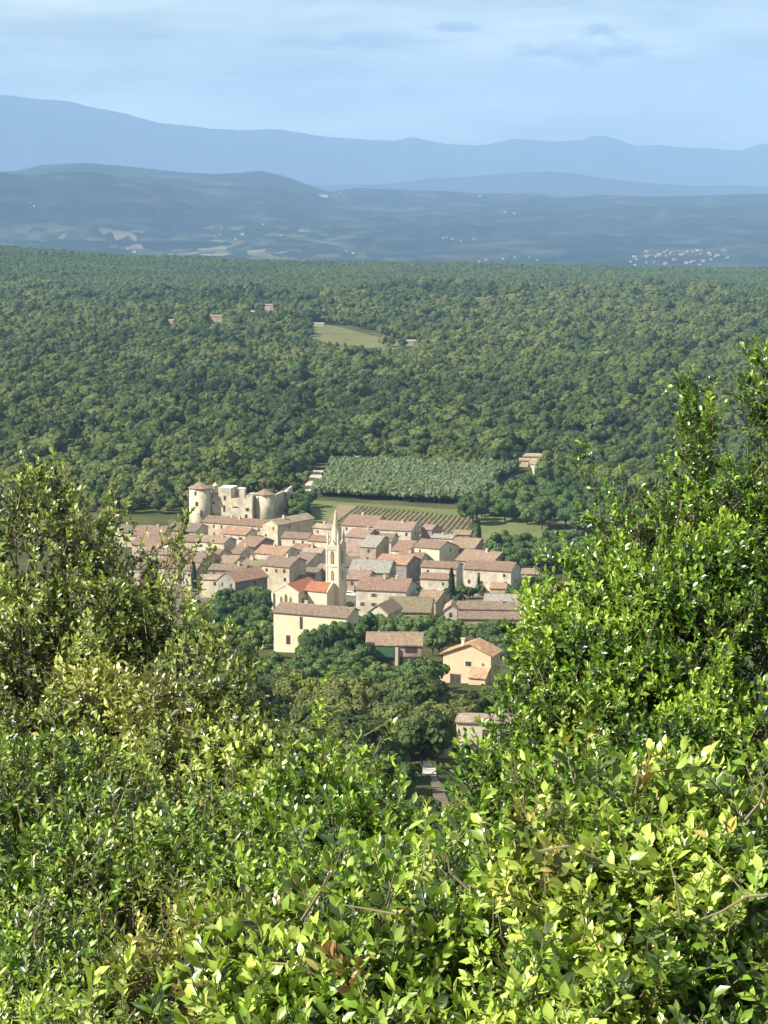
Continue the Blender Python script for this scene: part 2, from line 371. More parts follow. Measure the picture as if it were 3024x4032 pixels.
drape('village_ground', [(700, 2460), (2150, 2480), (2050, 2120), (560, 2090)], field_mat('packed_earth', (.12, .105, .075), (.20, .17, .125), 1), .15, 40)

# ------------------------------------------------------------------ houses
WINM, SHM = {}, {}
def win_mesh(w, h, axis):
    k = (w, h, axis)
    if k not in WINM:
        a = MB().box(-w/2, w/2, -.03, .03, 0, h) if axis == 'x' else MB().box(-.03, .03, -w/2, w/2, 0, h)
        WINM[k] = a.mesh('window', GLASS)
        s = MB(); s.box(-w*.25, w*.25, -.05, .0, 0, h) if axis == 'x' else s.box(-.0, .05, -w*.25, w*.25, 0, h)
        SHM[k] = s.mesh('shutter', SHUT)
    return WINM[k], SHM[k]
def window(parent, x, y, z, w=.95, h=1.35, axis='x', shut=False):
    a, s = win_mesh(w, h, axis)
    o = link(bpy.data.objects.new('window', a), parent); o.location = (x, y, z)
    if shut:
        for sg in (-1, 1):
            q_ = link(bpy.data.objects.new('shutter', s), o); q_.location = (sg*w*.77, 0, 0) if axis == 'x' else (0, sg*w*.77, 0)
    return o
def chimney(parent, x, y, z, h=1.3, w=.38):
    m = MB().box(x-w, x+w, y-w*.8, y+w*.8, z-1.2, z+h); m.box(x-w-.08, x+w+.08, y-w*.8-.08, y+w*.8+.08, z+h, z+h+.12)
    return m.build('chimney', CHIM, parent)
def vshape(r0, r1, ze0, zr, ze1, ov, p0, p1, th=.24):
    mid = r0
    o = [(-ov, ze0 - p0*ov + th), (mid, zr + th), (r1 + ov, ze1 - p1*ov + th)]
    i = [(r1 + ov, ze1 - p1*ov + .02), (mid, zr + .02), (-ov, ze0 - p0*ov + .02)]
    return o + i
HOUSES = []     # footprints for the trees to keep clear of: (x, y, radius)
def eave_point(px, py, h):
    tx, tz = ray(px, py); a, b = 250., 1600.
    for _ in range(50):
        m = (a + b) / 2
        if tz * m > gz(tx * m, m) + h: a = m
        else: b = m
    return a, tx, tz
def house(label, x0, x1, ye, yr, h=6.5, a=26, roof='brown', wall='cream', kind='e', D=None, pitch=.34, name='village_house', chim=1, wins=True, ov=.35, shut=None, group=None, cat='house'):
    """kind 'e': eave to the front, ye at the left end of the front eave, yr ridge at the left end. kind 'g': gable to the front, yr = apex."""
    Y0, tx, tz = eave_point(x0, ye, h); A = R(a); ca, sa = math.cos(A), math.sin(A)
    P0 = Vector((tx * Y0, Y0, tz * Y0)); u1 = ray(x1, ye)[0]
    L = max(2.5, (u1 * Y0 - P0.x) / (ca + u1 * sa))
    root = empty(name, (P0.x, P0.y, P0.z - h), -A)
    tag(root, label, cat, group)
    he = h; base = -3.0 - 0.02 * L; rnd = random.Random(label)
    if kind == 'e':
        tr = ray(x0, yr)[1]
        r = (tr * Y0 - P0.z) / (pitch - tr * ca); r = min(8.0, max(2.0, r))
        rf = max(2.0, min(r, 5.0)) if D is None else max(1.0, D - r)
        zr = he + pitch * r; dep = r + rf; zb = zr - pitch * rf
        MB().prism([(0, base), (0, he), (r, zr), (dep, zb), (dep, base)], 0, L, 'x').build('wall', WALL[wall], root)
        ro = MB().prism(vshape(r, dep, he, zr, zb, ov, pitch, pitch), -ov*.8, L + ov*.8, 'x').build('roof', ROOF[roof][0], root)
        if chim:
            for c in range(chim): chimney(ro, L * rnd.uniform(.15, .85), r + rnd.uniform(-.8, .3), zr, rnd.uniform(.7, 1.3))
        ms_ = MB(); xq = -ov*.8
        while xq < L + ov*.8: ms_.box(xq, min(xq + .55, L + ov*.8), r - .17, r + .17, zr + .18, zr + .31 + rnd.uniform(-.03, .05)); xq += .55
        ms_.build('ridge_tiles', RIDGE, ro)
        Wd = dep
    else:
        dep = D or 10.0
        m = Vector((P0.x + ca*L/2, P0.y - sa*L/2, 0)); tr = ray((x0+x1)/2, yr)[1]
        zr = min(he + L*.5*.75, max(he + .8, tr * m.y - P0.z + he)); p = (zr - he) / (L/2)
        MB().prism([(0, base), (0, he), (L/2, zr), (L, he), (L, base)], 0, dep, 'y').build('wall', WALL[wall], root)
        ro = MB().prism(vshape(L/2, L, he, zr, he, ov, p, p), -ov*.8, dep + ov*.8, 'y').build('roof', ROOF[roof][1], root)
        if chim: chimney(ro, L*.5 + rnd.uniform(-1, 1), dep * rnd.uniform(.3, .7), zr, 1.0)
        Wd = dep
    if wins:
        sh = rnd.random() < .15 if shut is None else shut
        n = max(1, int(L / 3.3)); st = 2 if h > 4.4 else 1
        for k in range(n):
            for q in range(st):
                if rnd.random() < .5: window(root, L * (k + .5) / n + rnd.uniform(-.3, .3), -.01, he - 1.95 - q * 2.7, rnd.choice((.7, .85)), rnd.choice((1.0, 1.25)), 'x', sh)
        for q in range(st):
            if rnd.random() < .55: window(root, L + .01, Wd * rnd.uniform(.3, .7), he - 2.0 - q * 2.7, .9, 1.2, 'y')
    c = root.matrix_basis @ Vector((L/2, Wd/2, 0)); HOUSES.append((c.x, c.y, max(L, Wd) / 2 + .5, L/2, Wd/2, A, ray(1512, ye)[1]))
    root['_dims'] = (L, Wd); return root, L, Wd

V = [ # label, x0, x1, ye, yr, kw
("long cream house with brown roof right under the castle wall", 797, 1036, 2055, 2032, dict(h=7, a=27, roof='brown', wall='cream', chim=2)),
("low orange roofed annex in front of the long house under the castle", 868, 966, 2100, 2076, dict(h=5, a=24, roof='orange', wall='pale', chim=0)),
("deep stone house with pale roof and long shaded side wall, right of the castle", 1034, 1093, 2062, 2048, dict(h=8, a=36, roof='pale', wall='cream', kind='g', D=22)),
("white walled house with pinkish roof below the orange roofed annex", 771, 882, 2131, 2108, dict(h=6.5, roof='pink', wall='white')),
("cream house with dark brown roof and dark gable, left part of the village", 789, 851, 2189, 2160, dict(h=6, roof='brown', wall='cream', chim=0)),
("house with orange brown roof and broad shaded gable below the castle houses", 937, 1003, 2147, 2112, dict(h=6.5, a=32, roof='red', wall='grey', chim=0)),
("small grey brown roof with white chimney stack, below the broad shaded gable", 905, 945, 2179, 2150, dict(h=5.5, roof='mauve', wall='white')),
("wide house with orange roof and one pale chimney, centre left of the village", 1003, 1115, 2177, 2147, dict(h=6, roof='orange', wall='pale')),
("tall cream house with brown roof standing behind the church's gable", 1030, 1139, 2225, 2188, dict(h=9.5, roof='mauve', wall='cream', chim=1)),
("house with steep greyish roof and dark gable just left of the steeple", 1145, 1205, 2221, 2164, dict(h=7, roof='mauve', wall='cream', chim=0, D=11)),
("house with rounded brown roof below the long shaded side wall", 1108, 1210, 2117, 2096, dict(h=6, a=18, roof='mauve', wall='white', chim=0)),
("house with red brown roof touching the steeple's left side near its top", 1211, 1290, 2128, 2108, dict(h=5.5, roof='red', wall='pale', chim=0)),
("pale yellow house with flat looking roof behind the tip of the steeple, left side", 1233, 1302, 2077, 2062, dict(h=7, roof='pale', wall='cream', chim=1)),
("little house with dark red roof between the orange roof and the steeple", 1145, 1200, 2163, 2141, dict(h=5, roof='red', wall='pink', chim=0)),
("long low house with mauve brown roof above the grey gable", 822, 962, 2243, 2222, dict(h=6, a=12, roof='mauve', wall='grey')),
("grey gabled house with orange roof, trees against its shaded side", 858, 925, 2281, 2254, dict(h=7, a=42, roof='orange', wall='grey', kind='g', D=14, chim=0)),
("pale roughcast house left of the grey gabled house", 785, 866, 2279, 2262, dict(h=6, a=16, roof='pale', wall='white', chim=0)),
("long house with dull grey roof left of the castle's round tower", 655, 771, 2088, 2058, dict(h=5.5, a=20, roof='grey', wall='cream', chim=0)),
("reddish hipped looking house at the left end of the village top row", 518, 640, 2107, 2070, dict(h=6, a=10, roof='red', wall='pale')),
("small grey roofed house at the very left edge of the village", 458, 522, 2094, 2068, dict(h=5.5, a=15, roof='grey', wall='cream')),
("house with brown red roof below the hipped looking house", 520, 650, 2144, 2112, dict(h=6, a=14, roof='red', wall='white')),
("house with broad grey brown roof glimpsed over the left bush", 690, 790, 2207, 2169, dict(h=6, roof='mauve', wall='cream', chim=0)),
("small cream house beside the lone cypress, left side of the village", 715, 768, 2245, 2220, dict(h=6, a=18, roof='tan', wall='white', chim=0)),
("house with mauve roof seen through the leaves of the left bush", 490, 560, 2237, 2196, dict(h=6, a=8, roof='mauve', wall='cream', chim=0)),
("little house with tan brown roof beside the dark gable, left part", 855, 918, 2214, 2188, dict(h=5, roof='tan', wall='cream', chim=0)),
("small white house with olive roof and two stacks in the centre left rows", 948, 1025, 2225, 2201, dict(h=6, roof='olive', wall='white', chim=2)),
("large house with rust roof at the back row beside the vineyard", 1345, 1470, 2067, 2024, dict(h=6.5, a=22, roof='red', wall='pale', chim=1, D=10)),
("long house with roof half pink and half olive in the back row", 1469, 1618, 2083, 2050, dict(h=6.5, a=20, roof='pink', wall='white', chim=1, D=9)),
("narrow house with dark gable at the back right of the village", 1659, 1700, 2084, 2067, dict(h=6, a=26, roof='pink', wall='pink', chim=0, D=9)),
("pink house with worn roof right behind the spire", 1362, 1442, 2112, 2082, dict(h=7, roof='pink', wall='pink', chim=1)),
("house with faded olive roof in the middle of the right half", 1440, 1540, 2130, 2100, dict(h=5.5, a=15, roof='olive', wall='pale', chim=0)),
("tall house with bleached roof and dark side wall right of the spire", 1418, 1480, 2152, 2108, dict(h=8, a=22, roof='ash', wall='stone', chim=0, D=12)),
("house with brick red roof in the right half, above the bleached roof", 1541, 1606, 2167, 2128, dict(h=7, roof='red', wall='white', chim=0)),
("tall cream house with brown roof and huge shaded gable, right half", 1632, 1730, 2153, 2124, dict(h=8.5, a=30, roof='brown', wall='plaster', chim=0, D=14)),
("low house with red and grey roof in front of the tall cream house", 1559, 1656, 2203, 2174, dict(h=5.5, a=16, roof='red', wall='white')),
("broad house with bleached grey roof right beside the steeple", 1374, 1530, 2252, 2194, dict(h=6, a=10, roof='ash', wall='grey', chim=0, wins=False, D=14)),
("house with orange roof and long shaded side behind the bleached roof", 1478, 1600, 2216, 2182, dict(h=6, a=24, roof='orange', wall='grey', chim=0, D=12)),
("low house with salmon roof below the broad bleached roof", 1366, 1446, 2280, 2246, dict(h=5, a=14, roof='pink', wall='pink')),
("big white house with rust roof, window rows and a balcony, right of the church", 1402, 1598, 2321, 2274, dict(h=8, a=14, roof='red', wall='white', chim=2, D=13)),
("pale gabled house with small window beneath the big white house", 1447, 1527, 2412, 2378, dict(h=6, a=22, roof='tan', wall='pale', kind='g', D=10, chim=0)),
("low barn with broad olive tan roof in front of the green garden trees", 1524, 1693, 2409, 2352, dict(h=5, a=6, roof='olive', wall='sand', chim=0, D=13)),
("small house with bright sandy roof behind the low barn", 1627, 1716, 2364, 2324, dict(h=5, a=24, roof='tan', wall='sand', chim=0)),
("long house with straight brown roof above the three cypresses, left half", 1658, 1797, 2231, 2209, dict(h=7, a=18, roof='brown', wall='pale', chim=0)),
("long white house with brown roof, tallest wall at the right edge of the village", 1826, 2012, 2239, 2206, dict(h=8.5, a=20, roof='brown', wall='white', chim=0)),
("house with wide peaked brown roof over the long white house", 1795, 1936, 2205, 2164, dict(h=6.5, a=30, roof='tan', wall='grey', chim=1)),
("pink walled house with tan peaked roof near the dark cypress pair", 1770, 1868, 2154, 2117, dict(h=7, a=22, roof='tan', wall='pink', chim=0, D=9)),
("low terrace house with red brown roof and white wall below the long house", 1655, 1772, 2277, 2256, dict(h=5.5, a=16, roof='red', wall='white', chim=0)),
("tiny lean-to with orange roof under the long white house", 1930, 1990, 2316, 2296, dict(h=3, a=14, roof='orange', wall='sand', chim=0, wins=False)),
("cream cottage standing alone right of the long white house", 2053, 2118, 2259, 2240, dict(h=5, a=10, roof='tan', wall='cream', chim=1)),
("long low house with two brown roof bands beside the right bush", 1800, 2068, 2398, 2370, dict(h=5.5, a=5, roof='mauve', wall='pink', chim=1, D=9)),
("low shed roof running along the front of the two band house", 1806, 2074, 2436, 2410, dict(h=3.6, a=4, roof='mauve', wall='sand', chim=0, D=4.5, wins=False)),
("narrow white gable house with pointed top left of the two band house", 1750, 1800, 2402, 2368, dict(h=5.5, a=5, roof='pale', wall='white', kind='g', D=8, chim=0)),
("house with big grey hipped roof and skylight behind the two band house", 1905, 2090, 2378, 2340, dict(h=6, a=8, roof='ash', wall='pale', chim=1, D=12)),
("brown roofed house hidden behind the church's orange roof", 1115, 1190, 2286, 2262, dict(h=4.5, roof='mauve', wall='white', chim=0)),
("tiny house with dark roof left of the steeple's middle", 1190, 1240, 2261, 2236, dict(h=5.5, roof='grey', wall='white', chim=0)),
("narrow grey plastered house pressed against the steeple", 1243, 1292, 2243, 2222, dict(h=6.5, roof='pink', wall='grey', chim=0)),
("tan roofed house peeping out of the right bush", 2160, 2235, 2326, 2292, dict(h=5, a=8, roof='tan', wall='sand', chim=0)),
("small house with pale gable top at the back right corner", 1700, 1782, 2117, 2103, dict(h=5, a=20, roof='ash', wall='white', chim=1)),
("last tan roof of the back row next to the vineyard", 1785, 1850, 2104, 2088, dict(h=4.5, a=14, roof='tan', wall='stone', chim=0)),
("white walled house between the orange roof and the rounded roof", 1188, 1262, 2176, 2156, dict(h=6, a=20, roof='pale', wall='pale', chim=1)),
("house with dark brown roof in the left middle, right of the reddish house", 655, 775, 2128, 2104, dict(h=6, a=16, roof='mauve', wall='cream', chim=1)),
("low salmon roofed house seen over the left bush, centre row", 560, 690, 2180, 2150, dict(h=5.5, a=12, roof='pink', wall='cream', chim=1)),
("house with plain brown roof low in the left rows above the bush", 590, 700, 2232, 2200, dict(h=5.5, a=12, roof='brown', wall='white', chim=1)),
]
for lab, x0, x1, ye, yr, kw in V: house(lab, x0, x1, ye, yr, **kw)

# long parish building in front of the church
root, L, Wd = house("long tall cream building with brown roof in front of the church", 1077, 1366, 2410, 2374, h=9.8, a=23, roof='mauve', wall='plaster', chim=1, wins=False, name='parish_house', D=7)
root.children[0].name = 'wall'
window(root, L*.38, -.01, 6.2, .8, 3.0); window(root, L*.76, -.01, 5.4, 1.1, 1.9); window(root, L*.2, -.01, 2.2, 1.1, 2.2); window(root, L*.9, -.01, 7.0, .5, .6)
d = MB().box(L*.5, L*.54, -.04, .04, -1, 1.4).build('door', DOORM, root)

# long shed
root, L, Wd = house("low tiled shed with open dark porch among the oaks, left of the yellow house", 1443, 1662, 2541, 2492, h=4.6, a=2, roof='tan', wall='stone', chim=0, wins=False, name='shed', D=7.5)
MB().box(.5, L*.50, -.5, -.04, 2.0, 4.2).build('awning', WALL['green'], root)
MB().box(L*.52, L*.98, -.06, -.02, 2.1, 4.3).build('brick_panel', WALL['pink'], root)
window(root, L*.80, -.09, 3.0, 2.6, 1.2)
MB().box(.9, L*.49, -.08, -.03, -1, 1.9).build('doorway', GLASS, root); MB().box(L*.60, L*.97, -.08, -.03, -1, 2.0).build('doorway', GLASS, root)
MB().box(L*.515, L*.57, -.55, -.1, -1, 4.2).build('pillar', WALL['plaster'], root); MB().box(.1, .5, -.5, -.1, 1, 4.3).build('pillar', WALL['plaster'], root)

# yellow house
Yh = 447.; P0 = at(1745, 2571, Yh); k = Yh / F; A = R(22); Lw = 188 * k / math.cos(A); hh = 6.9; Dp = 5.5
yh = tag(empty('yellow_house', (P0.x, P0.y, P0.z - hh), -A), 'bright yellow plastered house with gable, orange tiles and white terrace', 'house')
rise = 2.35
MB().prism([(0, -3), (0, hh), (Lw*.56, hh + rise), (Lw, hh + .35), (Lw, -3)], 0, Dp, 'y').build('wall', WALL['ochre'], yh)
ro = MB().prism([(-.6, hh - .0), (Lw*.56, hh + rise + .24), (Lw + .7, hh + .30), (Lw + .7, hh + .08), (Lw*.56, hh + rise + .02), (-.6, hh - .22)], -.5, Dp + .5, 'y').build('roof', ROOF['peach'][1], yh)
MB().box(Lw*.36, Lw*.42, .6, 1.2, hh + 1, hh + 3.1).box(Lw*.345, Lw*.435, .5, 1.3, hh + 3.1, hh + 3.25).build('chimney', WALL['plaster'], ro)
o = window(yh, Lw*.53, -.02, hh - 2.35, 1.25, 1.0); MB().box(-.7, .7, -.05, 0, -.1, 0).build('sill', LEAD, o)
o = window(yh, Lw*.26, -.02, hh - 6.4, 2.3, 2.1); MB().box(-1.25, 1.25, -.06, -.0, 2.1, 2.25).box(-.04, .04, -.07, -.03, 0, 2.1).build('window_frame', SHUT, o)
MB().lathe([(.28, 0), (.28, .12)], 12).build('round_window', SHUT, yh).matrix_local = Matrix.Translation((Lw*.83, -.04, hh - 1.7)) @ Matrix.Rotation(R(90), 4, 'X')
MB().prism([(-2.4, -3), (-2.4, hh - 4.0), (0, hh - 3.0), (0, -3)], Lw*.62, Lw*.96, 'x').build('extension_wall', WALL['ochre'], yh)
MB().prism([(-2.7, hh - 4.0), (-.02, hh - 2.3), (-.02, hh - 2.5), (-2.7, hh - 4.2)], Lw*.60, Lw*.99, 'x').build('extension_roof', ROOF['peach'][0], yh)
MB().box(-3.4, Lw*.62, -5.5, -.01, -2.5, .48).build('terrace', WALL['white'], yh)
MB().box(-1.6, .0, 1.5, 3.2, 3.1, 3.3).box(-1.5, -.1, 1.6, 3.1, 0, 3.1).build('side_porch', WALL['ochre'], yh)
MB().prism([(2, hh - 2.1), (6, hh - 2.1), (6, hh - 2.3), (2, hh - 2.3)], Lw + .02, Lw + 2.0, 'x').build('awning', WALL['white'], yh)
c = yh.matrix_basis @ Vector((Lw/2, Dp/2, 0)); HOUSES.append((c.x, c.y, 9, Lw/2 + 3, Dp/2 + 4, A, 0))

# partly hidden stone house low in the gap
Yn = 330.; P0 = at(1797, 2842, Yn); hh = 5.2; A = R(8)
nh = tag(empty('stone_house', (P0.x, P0.y, P0.z - hh), -A), 'pale rubble stone house half hidden by the right bush, above the gravel path', 'house')
MB().prism([(0, -4), (0, hh), (2.5, hh + .45), (6, hh - .2), (6, -4)], 0, 9.5, 'x').build('wall', WALL['church'], nh)
MB().prism([(-.3, hh + .1), (2.5, hh + .69), (6.3, hh), (6.3, hh - .2), (2.5, hh + .47), (-.3, hh - .1)], -.2, 9.8, 'x').build('roof', ROOF['pale'][0], nh)
MB().prism([(0.2, -3), (0.2, hh - 1.6), (2.6, hh - .6), (2.6, -3)], -2.2, -.02, 'x').build('dark_opening', flat_mat('opening_dark', (.10, .055, .035)), nh)  # solid block standing for the dark opening, its shade put into the colour
MB().box(-2.4, 2.2, -3.4, -.02, -5, hh - 2.6).build('terrace_wall', WALL['church'], nh)
MB().box(-2.2, .4, -6.0, -3.42, -6, hh - 6.4).build('lower_wall', WALL['church'], nh)
window(nh, 4.5, -.02, 2.8, 1.0, 1.3); window(nh, 7.2, -.02, 2.8, 1.0, 1.3)
HOUSES.append((P0.x + 4, P0.y + 1, 7, 6, 5, A, 0))
st = tag(empty('garden_steps', on_ground(1690, 3052)), 'short flight of white garden steps at the head of the gravel path', 'steps')
b0 = 0
for q in range(3): MB().box(-1.0 + .1*q, .95, -.5 + q * 1.0, .5 + q * 1.0, -1, .25 + q * .55).build('step', LEAD, st)
P0 = on_ground(1552, 2912)
m = MB()
for q in range(16): 
    x = -1.1 + q * .14; m.box(x, x + .16, -.25 + .04 * (q % 3), .3, -.5, 1.0 + .25 * math.sin(q * 1.7))
gw = m.build('garden_wall', WALL['white']); gw.location = P0; tag(gw, 'short broken white rubble wall in a small gap of the oak wood', 'wall')

# ------------------------------------------------------------------ church
Yc = 640.; kc = Yc / F; P0 = at(1284, 2362, Yc); A = R(27); wv = 52 * kc / math.cos(A)
ch = tag(empty('church', (P0.x, P0.y, P0.z), -A), 'pale stone church with tall steeple and bright orange nave roof', 'church')
def zc(py): return ray(1310, py)[1] * Yc - P0.z
ztop = zc(2146); w = wv
tw = MB().box(0, w, 0, w, -3, ztop)
for z in (zc(2292), zc(2227), zc(2160)): tw.box(-.22, w + .22, -.22, w + .22, z - .15, z + .2)
for sx in (0, w - .55):                                     # flat corner buttresses
    for (x0_, y0_) in ((sx, -.14),): tw.box(x0_, x0_ + .55, y0_, y0_ + .1, -3, ztop - .1)
for sy in (0, w - .55): tw.box(w + .04, w + .14, sy, sy + .55, -3, ztop - .1)
tower = tw.build('tower', WALL['church'], ch)
def arch_mesh(wd, ht, axis, dep=.08):
    n = 8; pr = [(-wd/2, 0), (-wd/2, ht*.62)] + [(-wd/2*math.cos(a_)*1, ht*.62 + ht*.38*math.sin(a_)) for a_ in np.linspace(0, math.pi, n)[1:-1]] + [(wd/2, ht*.62), (wd/2, 0)]
    m_ = MB()
    if axis == 'x': m_.prism(pr, -dep, dep, 'y')
    else: m_.prism(pr, -dep, dep, 'x')
    return m_
AR = flat_mat('belfry_dark', (.16, .10, .05))
for (py0, py1, wd) in ((2218, 2166, 1.15), (2283, 2244, .85)):
    z0, z1 = zc(py0), zc(py1)
    for ax, (x_, y_) in (('x', (w/2, -.03)), ('y', (w + .03, w/2)), ('x', (w/2, w + .03)), ('y', (-.03, w/2))):
        o = arch_mesh(wd, z1 - z0, ax, .06).build('belfry_opening' if py0 < 2230 else 'window', AR, tower); o.location = (x_, y_, z0)
        mm = MB().box(-.07, .07, -.12, .12, 0, (z1 - z0) * .8) if True else None
        mm.build('mullion', WALL['church'], o)
# gablets, pinnacles, spire
zt = ztop
for (prx, ax) in (('f', 'y'), ('r', 'x'), ('b', 'y'), ('l', 'x')):
    g_ = MB(); pr = [(w*.14, zt - .6), (w*.5, zt + 1.7), (w*.86, zt - .6)]
    if prx == 'f': g_.prism(pr, -.18, .25, 'y')
    if prx == 'b': g_.prism(pr, w - .25, w + .18, 'y')
    if prx == 'r': g_.prism(pr, w - .25, w + .18, 'x')
    if prx == 'l': g_.prism(pr, -.18, .25, 'x')
    g_.build('gablet', WALL['church'], tower)
zs = zc(2008)
sp = MB().lathe([(2.0, zt), (1.75, zt + 1.6), (1.15, zt + 4.6), (.62, zt + 7.0), (.28, zs - .9), (.30, zs - .75), (.12, zs - .5), (.04, zs)], 8, w/2, w/2, R(22.5)).build('spire', wall_mat('spire_stone', (.50, .45, .33)), tower)
for sx in (.42, w - .42):
    for sy in (.42, w - .42):
        MB().lathe([(.42, zt - .1), (.42, zt + 1.9), (.52, zt + 2.0), (.30, zt + 3.0), (.04, zt + 4.7)], 6, sx, sy).build('pinnacle', WALL['church'], tower)
MB().lathe([(.03, zs - .02), (.03, zs + 1.0)], 5, w/2, w/2).box(w/2 - .3, w/2 + .3, w/2 - .03, w/2 + .03, zs + .55, zs + .63).build('cross', IRON, sp)
# nave (gable to the front) in the church's own frame
inv = ch.matrix_basis.inverted()
def loc(p): return inv @ Vector(p)
N0 = loc(at(1077, 2325, 638.)); kn = 638. / F; NL = 101 * kn / math.cos(A); ND = 13.5; ne = N0.z; na = ne + 2.0; nx, ny = N0.x, N0.y
MB().prism([(nx, -5), (nx, ne), (nx + NL/2, na), (nx + NL, ne), (nx + NL, -5)], ny, ny + ND, 'y').build('nave_wall', WALL['church'], ch)
MB().prism([(nx - .35, ne + .05), (nx + NL/2, na + .26), (nx + NL + .4, ne + .05), (nx + NL + .4, ne - .17), (nx + NL/2, na + .03), (nx - .35, ne - .17)], ny + .5, ny + ND + .3, 'y').build('nave_roof', ROOF['tile'][1], ch)
MB().prism([(nx - .15, ne), (nx + NL/2, na + .3), (nx + NL + .15, ne), (nx + NL + .15, ne - .5), (nx + NL/2, na - .2), (nx - .15, ne - .5)], ny - .12, ny + .48, 'y').build('gable_coping', WALL['church'], ch)
for dx, hgt in ((-1.55, 2.1), (0, 2.9), (1.55, 2.1)):
    o = arch_mesh(.72 if dx else .95, hgt, 'x', .05).build('window', AR, ch); o.location = (nx + NL/2 + dx, ny - .03, ne - 3.6)
for q in range(3):
    o = arch_mesh(.8, 1.9, 'y', .05).build('window', GLASS, ch); o.location = (nx + NL + .03, ny + 2.6 + q * 3.2, ne - 3.9)
    MB().box(nx + NL + .02, nx + NL + .5, ny + 4.0 + q*3.2, ny + 4.5 + q*3.2, -5, ne - 1.0).build('buttress', WALL['church'], ch)
MB().box(nx - .5, nx + .15, ny - .55, ny - .13, -5, ne - .6).build('buttress', WALL['church'], ch)
# transept between nave and tower
T0 = loc(at(1246, 2328, 636.)); TL = 42 * kn / math.cos(A); te = T0.z; tx_, ty_ = T0.x, T0.y; TD = 7.2
MB().prism([(ty_, -5), (ty_, te), (ty_ + TD/2, te + 2.0), (ty_ + TD, te), (ty_ + TD, -5)], tx_ - 3, tx_ + TL, 'x').build('transept_wall', WALL['church'], ch)
MB().prism([(ty_ - .3, te + .06), (ty_ + TD/2, te + 2.28), (ty_ + TD + .3, te + .06), (ty_ + TD + .3, te - .15), (ty_ + TD/2, te + 2.03), (ty_ - .3, te - .15)], tx_ - 4, tx_ + TL - .3, 'x').build('transept_roof', ROOF['tile'][0], ch)
MB().prism([(ty_ - .15, te - .1), (ty_ + TD/2, te + 2.45), (ty_ + TD + .15, te - .1), (ty_ + TD/2, te + 2.0)], tx_ + TL - .28, tx_ + TL + .15, 'x').build('gable_coping', WALL['church'], ch)
HOUSES.append((P0.x - 3, P0.y, 12, 12, 10, A, 0))

# ------------------------------------------------------------------ castle
Yk = 862.; kk = Yk / F; C0 = at(833, 2046, Yk); A = R(14)
ca_ = tag(empty('castle', (C0.x, C0.y, C0.z), -A), 'old stone castle with two round towers, standing above the village roofs', 'castle')
ik = ca_.matrix_basis.inverted()
def kl(px, py, dY=0.): return ik @ at(px, py, Yk + dY)
def round_tower(pxl, pxr, pye, pya, pyb, dY, hexr=10):
    c_ = kl((pxl + pxr) / 2, pye, dY); r_ = (pxr - pxl) / 2 * (Yk + dY) / F; zb = kl(pxl, pyb, dY).z; za = kl((pxl+pxr)/2, pya, dY).z
    c_.y += r_
    t_ = MB().lathe([(r_*1.03, zb - 5), (r_, zb + 3), (r_*.985, c_.z)], 40, c_.x, c_.y).build('round_tower', WALL['castle'], ca_, True)
    MB().lathe([(r_ + .45, c_.z - .12), (r_ + .5, c_.z + .1), (r_*.5, (c_.z + za)/2 + .1), (.1, za), (.05, za + .5)], hexr, c_.x, c_.y, R(12)).build('roof', ROOF['tan' if hexr == 8 else 'pink'][0], t_)
    return t_, c_, r_
def tower_win(t_, c_, r_, px, py, dY, w_=.8, h_=1.2):
    p = kl(px, py, dY); sx = max(-.95, min(.95, (p.x - c_.x) / r_)); y_ = c_.y - math.sqrt(1 - sx*sx) * r_
    o = MB().box(-w_/2, w_/2, -.10, .25, 0, h_).build('window', GLASS, t_)
    o.location = (c_.x + sx*r_, y_, p.z); o.rotation_euler = (0, 0, math.asin(sx))
t1, c1, r1 = round_tower(730, 816, 1926, 1902, 2066, -4)
for (x, y, ww, h_) in ((768, 1950, .7, 1.5), (774, 1992, .95, 1.6), (793, 2035, .8, 2.6)): tower_win(t1, c1, r1, x, y, -4, ww, h_)
t2, c2, r2 = round_tower(990, 1069, 1951, 1930, 2050, -3, 8)
for (x, y, ww, h_) in ((1015, 1968, .5, 1.0), (1000, 2045, .8, 1.0)): tower_win(t2, c2, r2, x, y, -3, ww, h_)
f0 = kl(833, 1952); f1 = kl(1000, 1960); zb = -6
def kz(py): return kl(900, py).z
fr = MB().box(f0.x, f1.x + .5, 0, 9, zb, kz(1960)); fr.box(f0.x + 2.8, f0.x + 8.0, .02, 8.5, kz(1960), kz(1922))
fr.box(f0.x + 11.4, f0.x + 13.6, .02, 2.4, kz(1960), kz(1922)); fr.box(f0.x + 13.7, f1.x + .5, .3, 8, kz(1960), kz(1946))
fr.box(f0.x + 8.0, f0.x + 11.4, 6.0, 8.5, kz(1960), kz(1926))
frt = fr.build('main_wall', WALL['castle'], ca_)
MB().box(f0.x + 2.6, f0.x + 8.1, -.1, 8.6, kz(1922) + .02, kz(1922) + .25).build('coping', LEAD, ca_)
MB().box(f0.x + 11.3, f0.x + 13.7, -.1, 2.5, kz(1922) + .02, kz(1922) + .25).build('coping', LEAD, ca_)
for (x, y, w_, h_) in ((841, 1985, .9, 1.0), (841, 2030, 1.0, 1.0), (889, 1968, .9, 1.8), (887, 2014, .9, 2.7), (985, 2008, 1.4, 1.3), (980, 2042, 1.1, 2.2), (935, 1996, 2.6, .5), (905, 2040, .9, 1.1)):
    p = kl(x, y); window(frt, p.x, -.02, p.z, w_, h_)
MB().box(f0.x + 7.2, f0.x + 11.5, -.6, -.02, kz(2046), kz(2032)).build('ivy_ledge', FOL['green'], ca_)
lw = MB().box(f0.x - 2.2, f0.x, 1.2, 6, zb, kz(1942)).build('link_wall', WALL['castle'], ca_)
